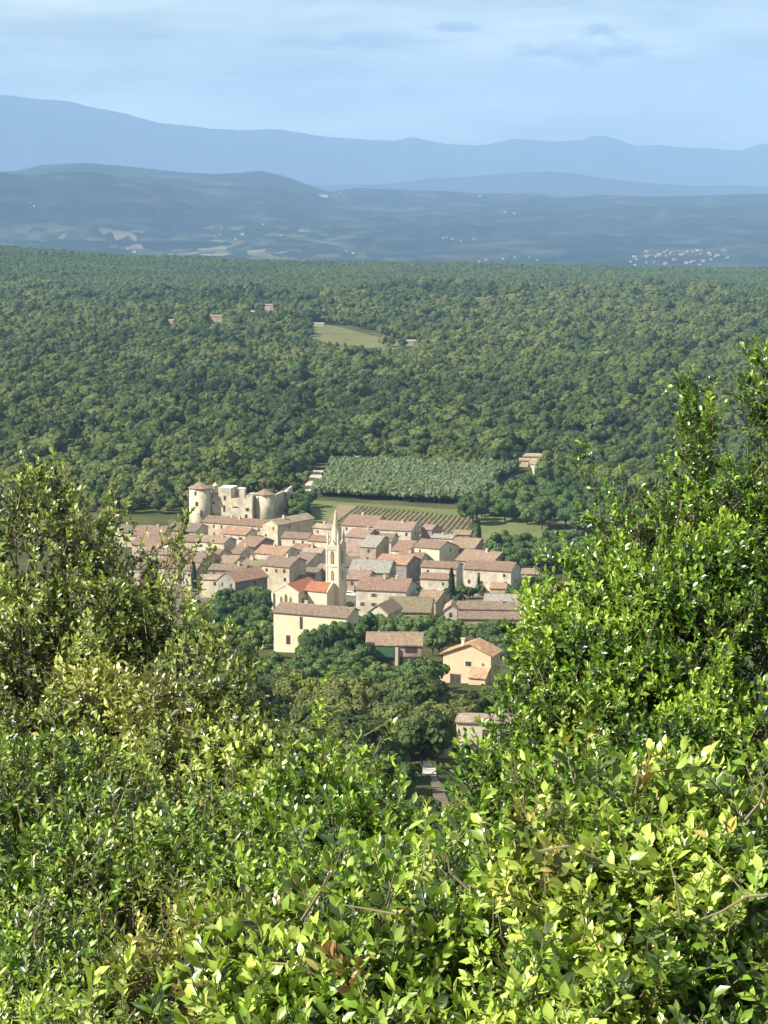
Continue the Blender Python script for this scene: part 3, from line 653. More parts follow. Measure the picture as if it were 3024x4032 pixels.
def watch(px, pyb, pyt, r_, dY=0):
    c_ = kl(px, pyb, dY); zt_ = kl(px, pyt, dY).z
    return MB().lathe([(r_*.35, c_.z - 1.0), (r_, c_.z + .3), (r_, zt_ - r_*1.1), (r_*1.18, zt_ - r_*1.0), (r_*.9, zt_ - r_*.4), (.2, zt_), (.08, zt_ + .5)], 16, c_.x, c_.y).build('watch_turret', WALL['white'], ca_, True)
watch(849, 1940, 1902, 1.15, 1)
g0 = kl(1069, 1960, 2); g1 = kl(1146, 1962, 13)
def wall_seg(p, q, zt, th=.9):
    d_ = Vector((q.x - p.x, q.y - p.y, 0)); n_ = Vector((d_.y, -d_.x, 0)).normalized() * th
    a_ = Vector((p.x, p.y, 0)); b_ = Vector((q.x, q.y, 0))
    vs = [a_, b_, b_ - n_, a_ - n_]
    return [(v.x, v.y, zb) for v in vs] + [(v.x, v.y, zt) for v in vs]
m = MB(); m.add(wall_seg(kl(1060, 1958, 3), kl(1122, 1958, 22), kz(1962)), [(0,3,2,1),(4,5,6,7),(0,1,5,4),(1,2,6,5),(2,3,7,6),(3,0,4,7)])
m.build('side_wall', WALL['castle'], ca_)
q0 = kl(1122, 1958, 22); m = MB(); m.add(wall_seg(q0, kl(1152, 1966, 40), kz(1966)), [(0,3,2,1),(4,5,6,7),(0,1,5,4),(1,2,6,5),(2,3,7,6),(3,0,4,7)])
m.build('side_wall', WALL['castle'], ca_)
watch(1131, 1966, 1925, 1.2, 22)
HOUSES.append((C0.x + 8, C0.y + 6, 20, 20, 12, A, 0))

# small vehicles by the steeple
def car(px, py, label, rz, paint):
    p = on_ground(px, py); o = tag(empty('parked_car', p, rz), label, 'car', None)
    MB().prism([(-2.1, .35), (-2.1, .85), (-1.3, .95), (-.8, 1.42), (.7, 1.45), (1.4, .95), (2.1, .8), (2.1, .35)], -.85, .85, 'y').build('body', paint, o)
    MB().prism([(-1.2, .97), (-.78, 1.36), (.66, 1.38), (1.25, .97)], -.87, .87, 'y').build('side_window', GLASS, o)
    for sx in (-1.3, 1.3):
        for sy in (-.8, .62):
            w_ = MB().lathe([(.33, 0), (.33, .18)], 12).build('wheel', IRON, o); w_.matrix_local = Matrix.Translation((sx, sy + .18, .33)) @ Matrix.Rotation(R(90), 4, 'X')
CARW = flat_mat('white_paint', (.8, .8, .8), .3, .5)
car(1378, 2346, 'small white car parked in the shade right of the steeple foot', R(-20), CARW)

# far houses in and beyond the wood
def far_house(label, px, py, w_, d_, h_, roof, wall, rz=0, group=None, Y=None, zf=None, cache={}):
    key = (w_, d_, h_, roof, wall)
    if key not in cache:
        cache[key] = (MB().prism([(0, -4), (0, h_), (d_/2, h_ + d_*.16), (d_, h_), (d_, -4)], -w_/2, w_/2, 'x').mesh('wall', WALL[wall]),
                      MB().prism([(-.4, h_), (d_/2, h_ + d_*.16 + .3), (d_ + .4, h_), (d_ + .4, h_ - .2), (d_/2, h_ + d_*.16), (-.4, h_ - .2)], -w_/2 - .3, w_/2 + .3, 'x').mesh('roof', ROOF[roof][0]))
    a_, b_ = cache[key]
    if Y is None: p = on_ground(px, py)
    else: p = Vector((ray(px, py)[0] * Y, Y, zf))
    r_ = tag(empty('far_house', p, rz), label, 'house', group)
    link(bpy.data.objects.new('wall', a_), r_); link(bpy.data.objects.new('roof', b_), r_); return r_
FH = [('white house with pink roof standing in the wood, left of the clearing', 850, 1268, 18, 9, 7, 'pink', 'pale'),
      ('white walled house on the far left edge of houses in the wood', 676, 1285, 9, 7, 7, 'pale', 'white'),
      ('long pink house in the wood above the clearing', 1055, 1224, 17, 8, 8, 'pink', 'pink'), ('small white house beside the long pink house', 995, 1228, 7, 6, 8, 'ash', 'white'),
      ('white farm building at the top edge of the clearing', 1255, 1288, 14, 7, 4, 'ash', 'white'), ('pale roofed barn right of the clearing', 1617, 1362, 11, 8, 5, 'ash', 'pale'),
      ('pale house with tan roof at the wood edge, right of the tree plantation', 2088, 1832, 15, 7, 5.5, 'pale', 'cream'), ('bleached hut beside the tan roofed house', 2062, 1838, 6, 5, 4, 'pale', 'white')]
FEAT = []
for lab, px, py, w_, d_, h_, ro_, wa_ in FH:
    w_, d_, h_ = w_*.72, d_*.8, h_*.8; r_ = far_house(lab, px, py, w_, d_, h_, ro_, {'white': 'cream', 'pale': 'stone'}.get(wa_, wa_), R(-10)); kk2 = F / r_.location.y
    FEAT.append((px - w_ * kk2 * .6, py - h_ * kk2 * 1.1, px + w_ * kk2 * .6, py - 1, r_.location.y))

# hamlets on the hills
hamlets = [(2480, 2880, 985, 1048, 44), (1880, 2120, 1012, 1046, 6), (60, 180, 800, 830, 2), (1740, 1900, 930, 960, 6), (1300, 1400, 985, 1000, 2), (800, 1350, 880, 960, 9), (1950, 2050, 835, 850, 2), (500, 560, 880, 1000, 3), (1250, 2200, 764, 780, 12)]
def on_hill(px, py):
    tx, tz = ray(px, py); ys_ = np.linspace(7500, 14900, 1500)
    zz = np.maximum(fhill(tx * ys_, ys_), fnear(tx * ys_, ys_))
    ix = np.argmax(zz > tz * ys_)
    return (float(ys_[ix]), float(zz[ix])) if ix > 0 else (None, None)
hr = random.Random(5)
for hi, (xa, xb, ya, yb, n) in enumerate(hamlets):
    for q in range(n):
        px = hr.uniform(xa, xb); py = hr.uniform(ya, yb); Yp, zp = on_hill(px, py)
        if Yp is None: continue
        big = hr.random() < .3
        far_house('tiny pale house in the village on the far right hillside' if hi == 0 else 'tiny pale house scattered on the hazy blue hills', px, py, 14 if big else 8, 9 if big else 6.5, 6.5 if big else 5, hr.choice(['pale', 'ash', 'pink']), hr.choice(['cream', 'stone', 'stone', 'sand']), R(hr.uniform(-25, 25)),
                  'houses of the hillside village' if hi == 0 else 'houses scattered on the far hills', Yp, zp)
Yp, zp = on_hill(1270, 776)
if Yp: far_house('long white warehouse on the ridge of the dark hill', 1270, 776, 62, 20, 10, 'ash', 'white', 0, None, Yp, zp)

# ------------------------------------------------------------------ trees
def crown_mesh(name, mat, seed, rx, rz_, zc_, lobes, nq, size, kind='oak', tilt=.38):
    g = np.random.default_rng(seed); C = []; Rr = []
    if kind == 'cypress':
        for i in range(lobes):
            t_ = (i + .5) / lobes; z_ = zc_ * 2 * t_; r_ = rx * math.sin(math.pi * min(1, .12 + .88 * t_)) ** .6 * .7
            C.append((g.normal(0, .05), g.normal(0, .05), z_)); Rr.append(max(.12, r_))
    else:
        for i in range(lobes):
            d_ = g.normal(size=3); d_ /= np.linalg.norm(d_); d_[2] = abs(d_[2]) if g.uniform() < .8 else d_[2] * .5
            f_ = g.uniform(.45, .88); C.append((d_[0]*rx*f_, d_[1]*rx*f_, zc_ + d_[2]*rz_*f_)); Rr.append(rx * g.uniform(.24, .42))
        C.append((0, 0, zc_)); Rr.append(rx * .6)
    C = np.array(C); Rr = np.array(Rr)
    per = nq // len(C); V_ = []; 
    cc = np.array([0, 0, zc_])
    for c_, r_ in zip(C, Rr):
        n_ = g.normal(size=(per, 3)); n_ /= np.linalg.norm(n_, axis=1)[:, None]
        out = c_ - cc; out = out / (np.linalg.norm(out) + 1e-6)
        if kind != 'cypress': n_ = n_ + out * .5 + np.array([0, 0, .3]); n_ /= np.linalg.norm(n_, axis=1)[:, None]
        sz = np.array([1, 1, .85 if kind != 'cypress' else zc_ * 2 / lobes / r_ * .8])
        p_ = c_ + n_ * r_ * g.uniform(.78, 1.06, (per, 1)) * sz
        nn = n_ + g.normal(0, .24 if nq < 1200 else .33, (per, 3)); nn /= np.linalg.norm(nn, axis=1)[:, None]
        a_ = np.cross(nn, g.normal(size=(per, 3))); a_ /= np.linalg.norm(a_, axis=1)[:, None]; b_ = np.cross(nn, a_)
        s_ = size * g.uniform(.55, 1.25, (per, 1))
        a_ = a_ * s_; b_ = b_ * s_ * g.uniform(.6, 1, (per, 1))
        q_ = np.stack([p_ - a_ - b_*.6, p_ + a_*.7 - b_, p_ + a_ + b_*.7, p_ - a_*.6 + b_], 1)
        V_.append(q_)
    V_ = np.concatenate(V_).reshape(-1, 3); Q_ = np.arange(len(V_)).reshape(-1, 4)
    return mesh_np(name, V_, Q_, mat)
def trunk_mesh(seed, h, r):
    g = random.Random(seed); m_ = MB(); top = Vector((g.uniform(-.4, .4), g.uniform(-.4, .4), h * .62))
    m_.tube([(0, 0, -.8), (g.uniform(-.1, .1), g.uniform(-.1, .1), h*.25), top], [r*1.3, r, r*.5])
    for q in range(4):
        a_ = q * 1.57 + g.uniform(-.4, .4); e = Vector((math.cos(a_) * h*.25, math.sin(a_) * h*.25, h*.72))
        m_.tube([(0, 0, h*.22), (e.x*.5, e.y*.5, h*.45), e], [r*.6, r*.4, r*.15], 5)
    return m_.mesh('trunk', BARK)
PROTO = {}
def protos(key, n, mat, rx, rz_, zc_, lobes, nq, size, h, r, kind='oak'):
    PROTO[key] = [(crown_mesh('crown', FOL[mat], hash_(key) + i * 17, rx * f_, rz_ * f2, zc_, lobes, nq, size, kind), trunk_mesh(i, h, r)) for i, (f_, f2) in enumerate([(1, 1), (1.12, .88), (.9, 1.15), (1.05, 1.0), (.95, .92)][:n])]
def hash_(s): return sum(ord(c) * (i + 3) for i, c in enumerate(s))
protos('oak', 5, 'oak', 3.9, 3.2, 4.0, 26, 3800, .28, 7, .22)
protos('green', 4, 'green', 3.7, 3.5, 4.2, 20, 3400, .30, 7.6, .2)
protos('forest', 5, 'forest', 4.1, 3.6, 3.8, 10, 1100, .50, 7.4, .22)
protos('bright', 1, 'bright', 4.2, 3.8, 4.6, 20, 2000, .36, 8.5, .2)
protos('cypress', 2, 'cypress', 1.25, 6, 6.2, 26, 2200, .30, 12, .15, 'cypress')
protos('poplar', 3, 'poplar', 2.1, 3.2, 3.7, 10, 420, .5, 7, .08)
tr_r = random.Random(3)
def tree(key, name, x, y, label, group, s=1.0, sz=None, i=None, z=None):
    cm, tm = PROTO[key][(tr_r.randrange(len(PROTO[key])) if i is None else i)]
    r_ = empty(name, (x, y, (gz(x, y) if z is None else z) - .1), tr_r.uniform(0, 6.28)); r_.scale = (s, s, sz or s)
    tag(r_, label, 'tree', group)
    link(bpy.data.objects.new('crown', cm), r_); link(bpy.data.objects.new('trunk', tm), r_)
    return r_
def inpoly(x, y, P):
    c = False; n = len(P)
    for i in range(n):
        (x1, y1), (x2, y2) = P[i], P[i-1]
        if (y1 > y) != (y2 > y) and x < (x2 - x1) * (y - y1) / (y2 - y1) + x1: c = not c
    return c
def in_house(x, y, m=1.0):
    for (hx, hy, rr, hl, hw, A_, _) in HOUSES:
        dx, dy = x - hx, y - hy
        if abs(dx) < rr * 1.6 + m and abs(dy) < rr * 1.6 + m:
            lx = dx * math.cos(A_) - dy * math.sin(A_); ly = dx * math.sin(A_) + dy * math.cos(A_)
            if abs(lx) < hl + m and abs(ly) < hw + m: return True
    return False
PLACED = []
def where(px, py, xs, ys):
    a = (px - min(xs)) / (max(xs) - min(xs)); b = (py - min(ys)) / (max(ys) - min(ys))
    side = 'left end' if a < .2 else 'left half' if a < .45 else 'middle' if a < .6 else 'right half' if a < .8 else 'right end'
    row = 'back row' if b < .34 else 'middle row' if b < .67 else 'front row'
    return row + ', ' + side
def grove(poly, key, name, label, group, smin, smax, space, seed, hc=4.6, y0=200., y1=1400., cap=80, tall=1.0):
    """trees whose crowns (their middles) are seen inside the outline; they stand on the ground"""
    g = random.Random(seed); xs = [p[0] for p in poly]; ys = [p[1] for p in poly]; n = 0
    for _ in range(cap * 40):
        px, py = g.uniform(min(xs), max(xs)), g.uniform(min(ys), max(ys))
        if not inpoly(px, py, poly): continue
        s = g.uniform(smin, smax); p = on_ground(px, py, hc * s * tall, y0, y1)
        if in_house(p.x, p.y, 1.2): continue
        if any((p.x - a)**2 + (p.y - b)**2 < (space * (s + c) * .5)**2 for a, b, c in PLACED): continue
        PLACED.append((p.x, p.y, s)); tree(key, name, p.x, p.y, ('big ' if s > smin + .75*(smax-smin) else '') + label + ', ' + where(px, py, xs, ys), group, s, s * tall * g.uniform(.9, 1.1)); n += 1
        if n >= cap: break
    return n
NT = 0
GT = [
 ([(735,2370),(800,2340),(1000,2345),(1065,2360),(1058,2560),(1090,2620),(880,2650),(740,2620)], 'green', 'leafy_tree', 'dark leafy tree left of the long cream building', 'leafy trees left of the long cream building', .62, 1.05, 4.6, 1, 46),
 ([(1100,2630),(1200,2575),(1300,2540),(1400,2485),(1440,2480),(1436,2540),(1425,2620),(1560,2665),(1720,2620),(1700,2700),(1560,2715),(1400,2710),(1250,2715),(1100,2690)], 'green', 'leafy_tree', 'green tree below the long cream building', 'trees below the long cream building', .6, 1.0, 4.6, 2, 42),
 ([(1440,2452),(1530,2452),(1600,2450),(1720,2440),(1790,2475),(2080,2482),(2130,2600),(2010,2570),(1960,2540),(1880,2500),(1800,2500),(1740,2545),(1700,2545),(1680,2480),(1450,2480)], 'green', 'leafy_tree', 'mid green tree above the shed and yellow house', 'trees above the yellow house', .6, .95, 4.4, 3, 42),
 ([(680,2650),(950,2640),(1100,2680),(1400,2715),(1690,2715),(1700,2780),(1720,2860),(1660,2960),(1400,2970),(1100,2970),(700,2900)], 'oak', 'holm_oak', 'olive evergreen oak in the wood below the shed', 'oaks in the wood below the village', .7, 1.25, 5.2, 4, 80),
 ([(1700,2765),(1850,2760),(1930,2735),(2060,2690),(2120,2760),(1960,2800),(1820,2805),(1730,2810)], 'oak', 'holm_oak', 'evergreen oak just below the yellow house', 'oaks below the yellow house', .5, .8, 4.2, 5, 18),
 ([(1370,2940),(1640,2900),(1700,2950),(1650,3000),(1560,3080),(1350,3080)], 'green', 'leafy_tree', 'bluish green tree left of the garden steps', 'trees beside the garden steps', .5, .85, 4.0, 6, 14),
 ([(1600,2325),(1700,2330),(1760,2325),(1830,2310),(1900,2315),(1905,2345),(1850,2368),(1740,2385),(1700,2372)], 'green', 'leafy_tree', 'fresh green garden tree between barn and terrace house', 'garden trees by the cypresses', .45, .75, 3.6, 7, 17),
 ([(1995,2290),(2100,2290),(2180,2350),(2100,2370),(2000,2340)], 'green', 'leafy_tree', 'garden tree at the right edge of the village', 'garden trees at the right edge', .5, .75, 3.8, 8, 9),
 ([(1270,2372),(1330,2375),(1385,2382),(1380,2400),(1290,2395)], 'green', 'leafy_tree', 'small greyish tree at the foot of the steeple', 'small trees at the steeple foot', .3, .42, 3.4, 9, 5),
 ([(940,2320),(1000,2310),(1040,2330),(1060,2360),(950,2350)], 'green', 'leafy_tree', 'dark tree beside the shaded orange roofed gable house', 'trees beside the grey gabled house', .6, .9, 4.0, 10, 9),
 ([(1930,2140),(1990,2140),(2300,2120),(2450,2200),(2150,2210),(1990,2215),(1920,2190)], 'green', 'leafy_tree', 'dark tree in the copse below the meadow', 'copse right of the village', 1.0, 1.4, 5.4, 11, 33),
 ([(1830,1995),(1960,1960),(2020,1915),(2100,1900),(2450,1890),(2450,2050),(2130,2030),(1990,2015),(1840,2008)], 'green', 'leafy_tree', 'full green tree in the hedgerow above the meadow', 'hedgerow trees by the meadow', 1.1, 1.6, 5.2, 12, 58),
 ([(1150,1960),(1200,1950),(1240,1960),(1200,2010),(1160,2030)], 'green', 'leafy_tree', 'dark tree between castle and vineyard', 'trees right of the castle', .9, 1.2, 4.6, 13, 9),
 ([(2080,2250),(2300,2230),(2400,2400),(2200,2500),(2080,2420)], 'green', 'leafy_tree', 'tree behind the right bush beyond the last houses', 'trees behind the right bush', .6, .9, 4.6, 14, 5),
]
NT += grove([(1175,2575),(1230,2535),(1300,2505),(1390,2440),(1470,2430),(1475,2475),(1400,2510),(1300,2560),(1200,2600)], 'green', 'leafy_tree', 'tall green tree close against the long cream building', 'trees against the long cream building', .6, .85, 3.6, 21, 4.2, 470., 560., 24, 1.55)
for poly_, key_, nm_, lab_, grp_, a_, b_, sp__, sd_, cap_ in GT:
    NT += grove(poly_, key_, nm_, lab_, grp_, a_, b_, sp__, sd_, 4.2, 230., 1400., cap_)
print('grove trees', NT)
for (px, py, Y, s, lab) in ((765, 2345, 700, .92, 'lone dark cypress at the left side of the village'), (1777, 2408, 660, 1.05, 'tallest slim cypress left of the pair of cypresses'),
        (1886, 2368, 690, .80, 'left cypress of the pair below the long white house'), (1921, 2366, 690, .72, 'right, slimmer cypress of the pair below the long white house'),
        (1885, 2190, 800, 1.0, 'pointed cypress beside the peaked roof at the village back'), (2040, 2245, 740, .7, 'dark bushy cypress at the right end of the long white house'),
        (1398, 2405, 690, .3, 'very small cypress right of the steeple foot')):
    p = at(px, py, Y); tree('cypress', 'cypress', p.x, p.y, lab, None, s * (.9 if s > .5 else 1), s * .88, z=gz(p.x, p.y))
    PLACED.append((p.x, p.y, .3))

# the wood: every tree on the plain; the largest seen ones are trees of their own, the rest one mass
pts = []
rows = []
y = 900.
while y < 4620:
    sp_ = 8.6 if y < 1700 else (9.2 if y < 2600 else 10.5)
    hw = (0.174 * 1.28) * y
    n = int(2 * hw / sp_)
    xs = (np.arange(n) - n / 2) * sp_ + RNG.uniform(-.42, .42, n) * sp_
    yy = y + RNG.uniform(-.42, .42, n) * sp_; sc = (sp_ / 6.9) * np.clip(RNG.lognormal(-.14, .30, n), .42, 1.75)
    rows.append(np.stack([xs, yy, sc], -1)); y += sp_ * (.92 if y < 2600 else 1.1)
T = np.concatenate(rows); zz = ground(T[:, 0], T[:, 1])
dd = T[:, 1] * math.cos(PITCH) - zz * math.sin(PITCH)
TPX = W0/2 + F * T[:, 0] / dd; TPY = H0/2 - F * (T[:, 1] * math.sin(PITCH) + zz * math.cos(PITCH)) / dd
TOP = TPY - F * 7.6 * T[:, 2] / dd
# front edge of the wood as seen from here
edge_y = lambda q_: np.interp(q_, [-2000, 300, 720, 900, 1150, 1185, 1215, 1260, 2060, 2100, 2500, 5000], [2110, 2090, 2035, 1985, 1975, 1950, 1890, 1838, 1870, 1940, 1985, 2060])
edge = edge_y(TPX)
keep = TPY < edge
def block(poly, pad=0):
    global keep
    xs = [p[0] for p in poly]; ys = [p[1] for p in poly]
    cand = np.where((TPX > min(xs) - 60) & (TPX < max(xs) + 60) & (TPY > min(ys) - 10) & (TOP < max(ys) + 10) & keep)[0]
    for i in cand:
        if inpoly(TPX[i], TPY[i], poly) or inpoly(TPX[i], TOP[i] + 4, poly): keep[i] = False
block([(1222, 1292), (1255, 1275), (1400, 1290), (1580, 1348), (1575, 1374), (1380, 1358), (1225, 1334)])
block([(1165, 1965), (1190, 1880), (1225, 1846), (1284, 1846), (1250, 1915), (1232, 1965)])
block([(1375, 1830), (1388, 1738), (1420, 1738), (1436, 1790), (1465, 1820), (1465, 1842), (1400, 1842)])
block([(2088, 1860), (2092, 1815), (2112, 1815), (2125, 1860)])
for (xa, ya, xb, yb, Yf) in FEAT:
    sel = (TPX > xa - 8) & (TPX < xb + 8) & (T[:, 1] < Yf + 12) & (TOP < yb - 3) & (TPY > ya); keep &= ~sel
for i in np.where(keep & (T[:, 1] < 1250))[0]:
    if any((T[i, 0] - a)**2 + (T[i, 1] - b)**2 < 12 for a, b, c in PLACED) or in_house(T[i, 0], T[i, 1], 3): keep[i] = False
T = T[keep]; TPX = TPX[keep]; TPY = TPY[keep]; TOP = TOP[keep]; zz = zz[keep]
print('wood', len(T))
vis = (TPX > -40) & (TPX < 3070)
order = np.argsort(np.where(vis, -T[:, 2] / T[:, 1], 0)); NI = 140
near_i = [i for i in order if T[i, 1] < 1300][:NI]
own = np.zeros(len(T), bool)
for i in near_i:
    own[i] = True; x_, y_ = T[i, 0], T[i, 1]
    if TPX[i] < 740: lab, grp = 'evergreen oak at the wood edge left of the castle', 'wood edge trees left of the castle'
    elif TPX[i] < 1230: lab, grp = 'evergreen oak at the wood edge behind the castle', 'wood edge trees behind the castle'
    elif TPX[i] < 2060: lab, grp = 'evergreen oak at the wood edge behind the plantation', 'wood edge trees behind the plantation'
    else: lab, grp = 'evergreen oak at the wood edge right of the plantation', 'wood edge trees right of the plantation'
    lab = lab + (' at the frame edge' if TPX[i] < 190 else ' above the left shrub' if TPX[i] < 400 else ' toward the castle' if 560 < TPX[i] < 740 else ' at the path' if 1320 < TPX[i] < 1480 else ' beside the tan house' if 2060 <= TPX[i] < 2200 else '') + ('' if TPX[i] > 2060 and 0 else {0: ', nearest row', 1: ', second row', 2: ', further back'}[0 if TPY[i] > edge_y(TPX[i]) - 22 else 1 if TPY[i] > edge_y(TPX[i]) - 45 else 2])
    tree('forest', 'evergreen_oak', x_, y_, lab, grp, float(T[i, 2]), float(T[i, 2]) * .95)
p = on_ground(1955, 1790, 4); tree('bright', 'lime_tree', p.x, p.y, 'single bright yellow green tree at the front of the wood above the plantation', None, 1.2)
src = [o for o in COL.objects if o.name.startswith('crown') and o.data in [c[0] for c in PROTO['forest']]]
seen = {}
for o in src: seen.setdefault(o.data.name, o)
SRC = list(seen.values())

def mass(name, label, pts_, kinds, srcs, cat):
    """many trees too many to count: one object that places the crowns of real trees on its points"""
    me = bpy.data.meshes.new(name); me.vertices.add(len(pts_)); me.vertices.foreach_set('co', pts_[:, :3].astype(np.float32).ravel())
    for an, av in (('sc', pts_[:, 3]), ('rz', RNG.uniform(0, 6.28, len(pts_)))):
        a_ = me.attributes.new(an, 'FLOAT', 'POINT'); a_.data.foreach_set('value', av.astype(np.float32))
    a_ = me.attributes.new('kd', 'INT', 'POINT'); a_.data.foreach_set('value', kinds.astype(np.int32))
    o = link(bpy.data.objects.new(name, me)); setting(o, 'stuff', label, cat)
    ng = bpy.data.node_groups.new(name, 'GeometryNodeTree')
    ng.interface.new_socket('Geometry', in_out='INPUT', socket_type='NodeSocketGeometry'); ng.interface.new_socket('Geometry', in_out='OUTPUT', socket_type='NodeSocketGeometry')
    N = ng.nodes.new; LK = ng.links.new
    gi, go = N('NodeGroupInput'), N('NodeGroupOutput'); ip = N('GeometryNodeInstanceOnPoints'); jn = N('GeometryNodeGeometryToInstance')
    for s_ in reversed(srcs):
        oi = N('GeometryNodeObjectInfo'); oi.inputs['Object'].default_value = s_; oi.inputs['As Instance'].default_value = False
        LK(oi.outputs['Geometry'], jn.inputs[0])
    def attr(n_, t_):
        a = N('GeometryNodeInputNamedAttribute'); a.data_type = t_; a.inputs['Name'].default_value = n_; return a.outputs['Attribute']
    cb = N('ShaderNodeCombineXYZ'); LK(attr('rz', 'FLOAT'), cb.inputs['Z'])
    er = N('FunctionNodeEulerToRotation'); LK(cb.outputs[0], er.inputs[0])
    LK(gi.outputs[0], ip.inputs['Points']); LK(jn.outputs[0], ip.inputs['Instance']); ip.inputs['Pick Instance'].default_value = True
    LK(attr('kd', 'INT'), ip.inputs['Instance Index']); LK(er.outputs[0], ip.inputs['Rotation']); LK(attr('sc', 'FLOAT'), ip.inputs['Scale'])
    LK(ip.outputs[0], go.inputs[0])
    md = o.modifiers.new('mass', 'NODES'); md.node_group = ng
    return o
rest = ~own
PT = np.stack([T[rest, 0], T[rest, 1], zz[rest] - .3, T[rest, 2]], -1)
fz_ = PT[:, 1] > 2950 + 160 * np.sin(PT[:, 0] / 140.) + 90 * np.sin(PT[:, 0] / 47.)
mass('woodland', 'wide evergreen oak wood covering the plain behind the village', PT[~fz_], RNG.integers(0, len(SRC), (~fz_).sum()), SRC, 'woodland')
protos('pine', 2, 'pine', 3.6, 3.0, 3.8, 9, 500, .6, 7, .2); pp_ = []
for n_, i in enumerate(np.argsort(np.where(fz_, PT[:, 1] + (np.abs(PT[:, 0]) > 300) * 9e3, 9e9))[:2]):
    t_ = tree('pine', 'pine_tree', PT[i, 0], PT[i, 1], 'front tree of the smooth far wood below the hills', 'front trees of the far wood', .9, i=n_); pp_.append(t_.children[0])
PF = PT[fz_]; PF = PF[RNG.permutation(len(PF))]; PF[:, 3] = PF[:, 3] * .35 + .75
g2 = PF.copy(); g2[:, 0] += RNG.uniform(-4, 4, len(g2)); g2[:, 1] += RNG.uniform(4, 8, len(g2)); g2[:, 3] *= .9; g2[:, 2] = ground(g2[:, 0], g2[:, 1]) - .3; PF = np.concatenate([PF, g2])
mass('far_woodland', 'smooth bluish green wood on the far edge of the plain', PF, RNG.integers(0, 2, len(PF)), pp_, 'woodland')

# oak scrub on the slope and round the village, mostly beyond the edges of the view
ok_src = {}
for o in COL.objects:
    if o.name.startswith('crown') and o.data in [c[0] for c in PROTO['oak'] + PROTO['green'][:2]]: ok_src.setdefault(o.data.name, o)
ok_src = list(ok_src.values()); sl = []; gq = np.random.default_rng(77)
yq = 13.
while yq < 930:
    sp_ = 1.5 + min(yq, 330) * .019; hw_ = 14 + yq * .52; nq_ = int(2 * hw_ / sp_)
    for k_ in range(nq_):
        x_ = (k_ - nq_ / 2 + gq.uniform(-.4, .4)) * sp_; y_ = yq + gq.uniform(-.4, .4) * sp_; z_ = gz(x_, y_); s_ = sp_ / 7.0 * gq.uniform(.7, 1.15)
        qx, qy = proj(x_, y_, z_); rr_ = 4.2 * s_ * F / y_
        if qx + rr_ < -20 or qx - rr_ > 3044: pass
        elif y_ < 225: s_ = min(s_, .10 + y_ * .0018); z_ -= .2
        elif (y_ < 560 and (qx + rr_ < 520 or qx - rr_ > 2420)) or (y_ < 860 and qx - rr_ > 2480): pass
        else: continue
        if in_house(x_, y_, 2): continue
        sl.append((x_, y_, z_ - .3 * s_, s_))
    yq += sp_ * .9
sl = np.array(sl); mass('hillside_scrub', 'low evergreen oak scrub covering the slope below the foreground shrubs', sl, gq.integers(0, len(ok_src), len(sl)), ok_src, 'scrub'); print('scrub', len(sl))

# the plantation of young trees in rows
q = [on_ground(1225, 1958), on_ground(1890, 1995), on_ground(2060, 1850), on_ground(1310, 1835)]
PL = []
for i in range(46):
    for j in range(44):
        s_, t_ = (j + .5) / 44, (i + .5) / 46; p = q[0].lerp(q[1], s_).lerp(q[3].lerp(q[2], s_), t_)
        if vnoise(p.x, p.y, 31, 60, 2) + 3.2 * min(s_, 1 - s_, t_ * 1.5, 1 - t_) * 3 < .25: continue
        PL.append((p.x + RNG.uniform(-.5, .5), p.y + RNG.uniform(-.5, .5), gz(p.x, p.y) - .3, RNG.uniform(.78, 1.0)))
PL = np.array(PL); o2 = []
proj_sz = np.argsort(PL[:, 1])
for n, i in enumerate(proj_sz[:44]):
    t_ = tree('poplar', 'young_poplar', PL[i, 0], PL[i, 1], 'young pale green tree in the front rows of the plantation', 'front row of the plantation', PL[i, 3], i=n % 3)
    if n < 3: o2.append(t_.children[0])
mass('plantation', 'plantation of pale green young trees set in rows behind the vineyard', PL[proj_sz[44:]], RNG.integers(0, 3, len(PL) - 44), o2, 'plantation')

# vine rows
vq = [on_ground(*p) for p in VQ]; g = np.random.default_rng(4); Vv = []
NV = 30
for i in range(NV):
    s_ = (i + .5) / NV
    a_ = vq[0].lerp(vq[1], s_); b_ = vq[3].lerp(vq[2], min(1, s_ + .14) if s_ < .9 else 1.0)
    d_ = b_ - a_; m_ = int(d_.length / .32)
    for k_ in range(m_):
        c_ = a_ + d_ * ((k_ + g.uniform()) / m_); z_ = gz(c_.x, c_.y) + .3
        for _ in range(2):
            n_ = g.normal(size=3) + np.array([0, 0, .8]); n_ /= np.linalg.norm(n_); u_ = np.cross(n_, g.normal(size=3)); u_ /= np.linalg.norm(u_); w_ = np.cross(n_, u_)
            pc = np.array([c_.x, c_.y, z_ + g.uniform(.1, .75)]) + np.append(g.normal(0, .16, 2), 0)
            Vv += [pc - u_*.2 - w_*.17, pc + u_*.2 - w_*.17, pc + u_*.19 + w_*.17, pc - u_*.19 + w_*.17]
vm = foliage_mat('foliage_vine', (.07, .11, .035), (.10, .15, .045), (.14, .18, .06), .5)
setting(link(bpy.data.objects.new('vineyard', mesh_np('vineyard', np.array(Vv), np.arange(len(Vv)).reshape(-1, 4), vm))), 'stuff', 'rows of low green vines on tan soil behind the village', 'vineyard')

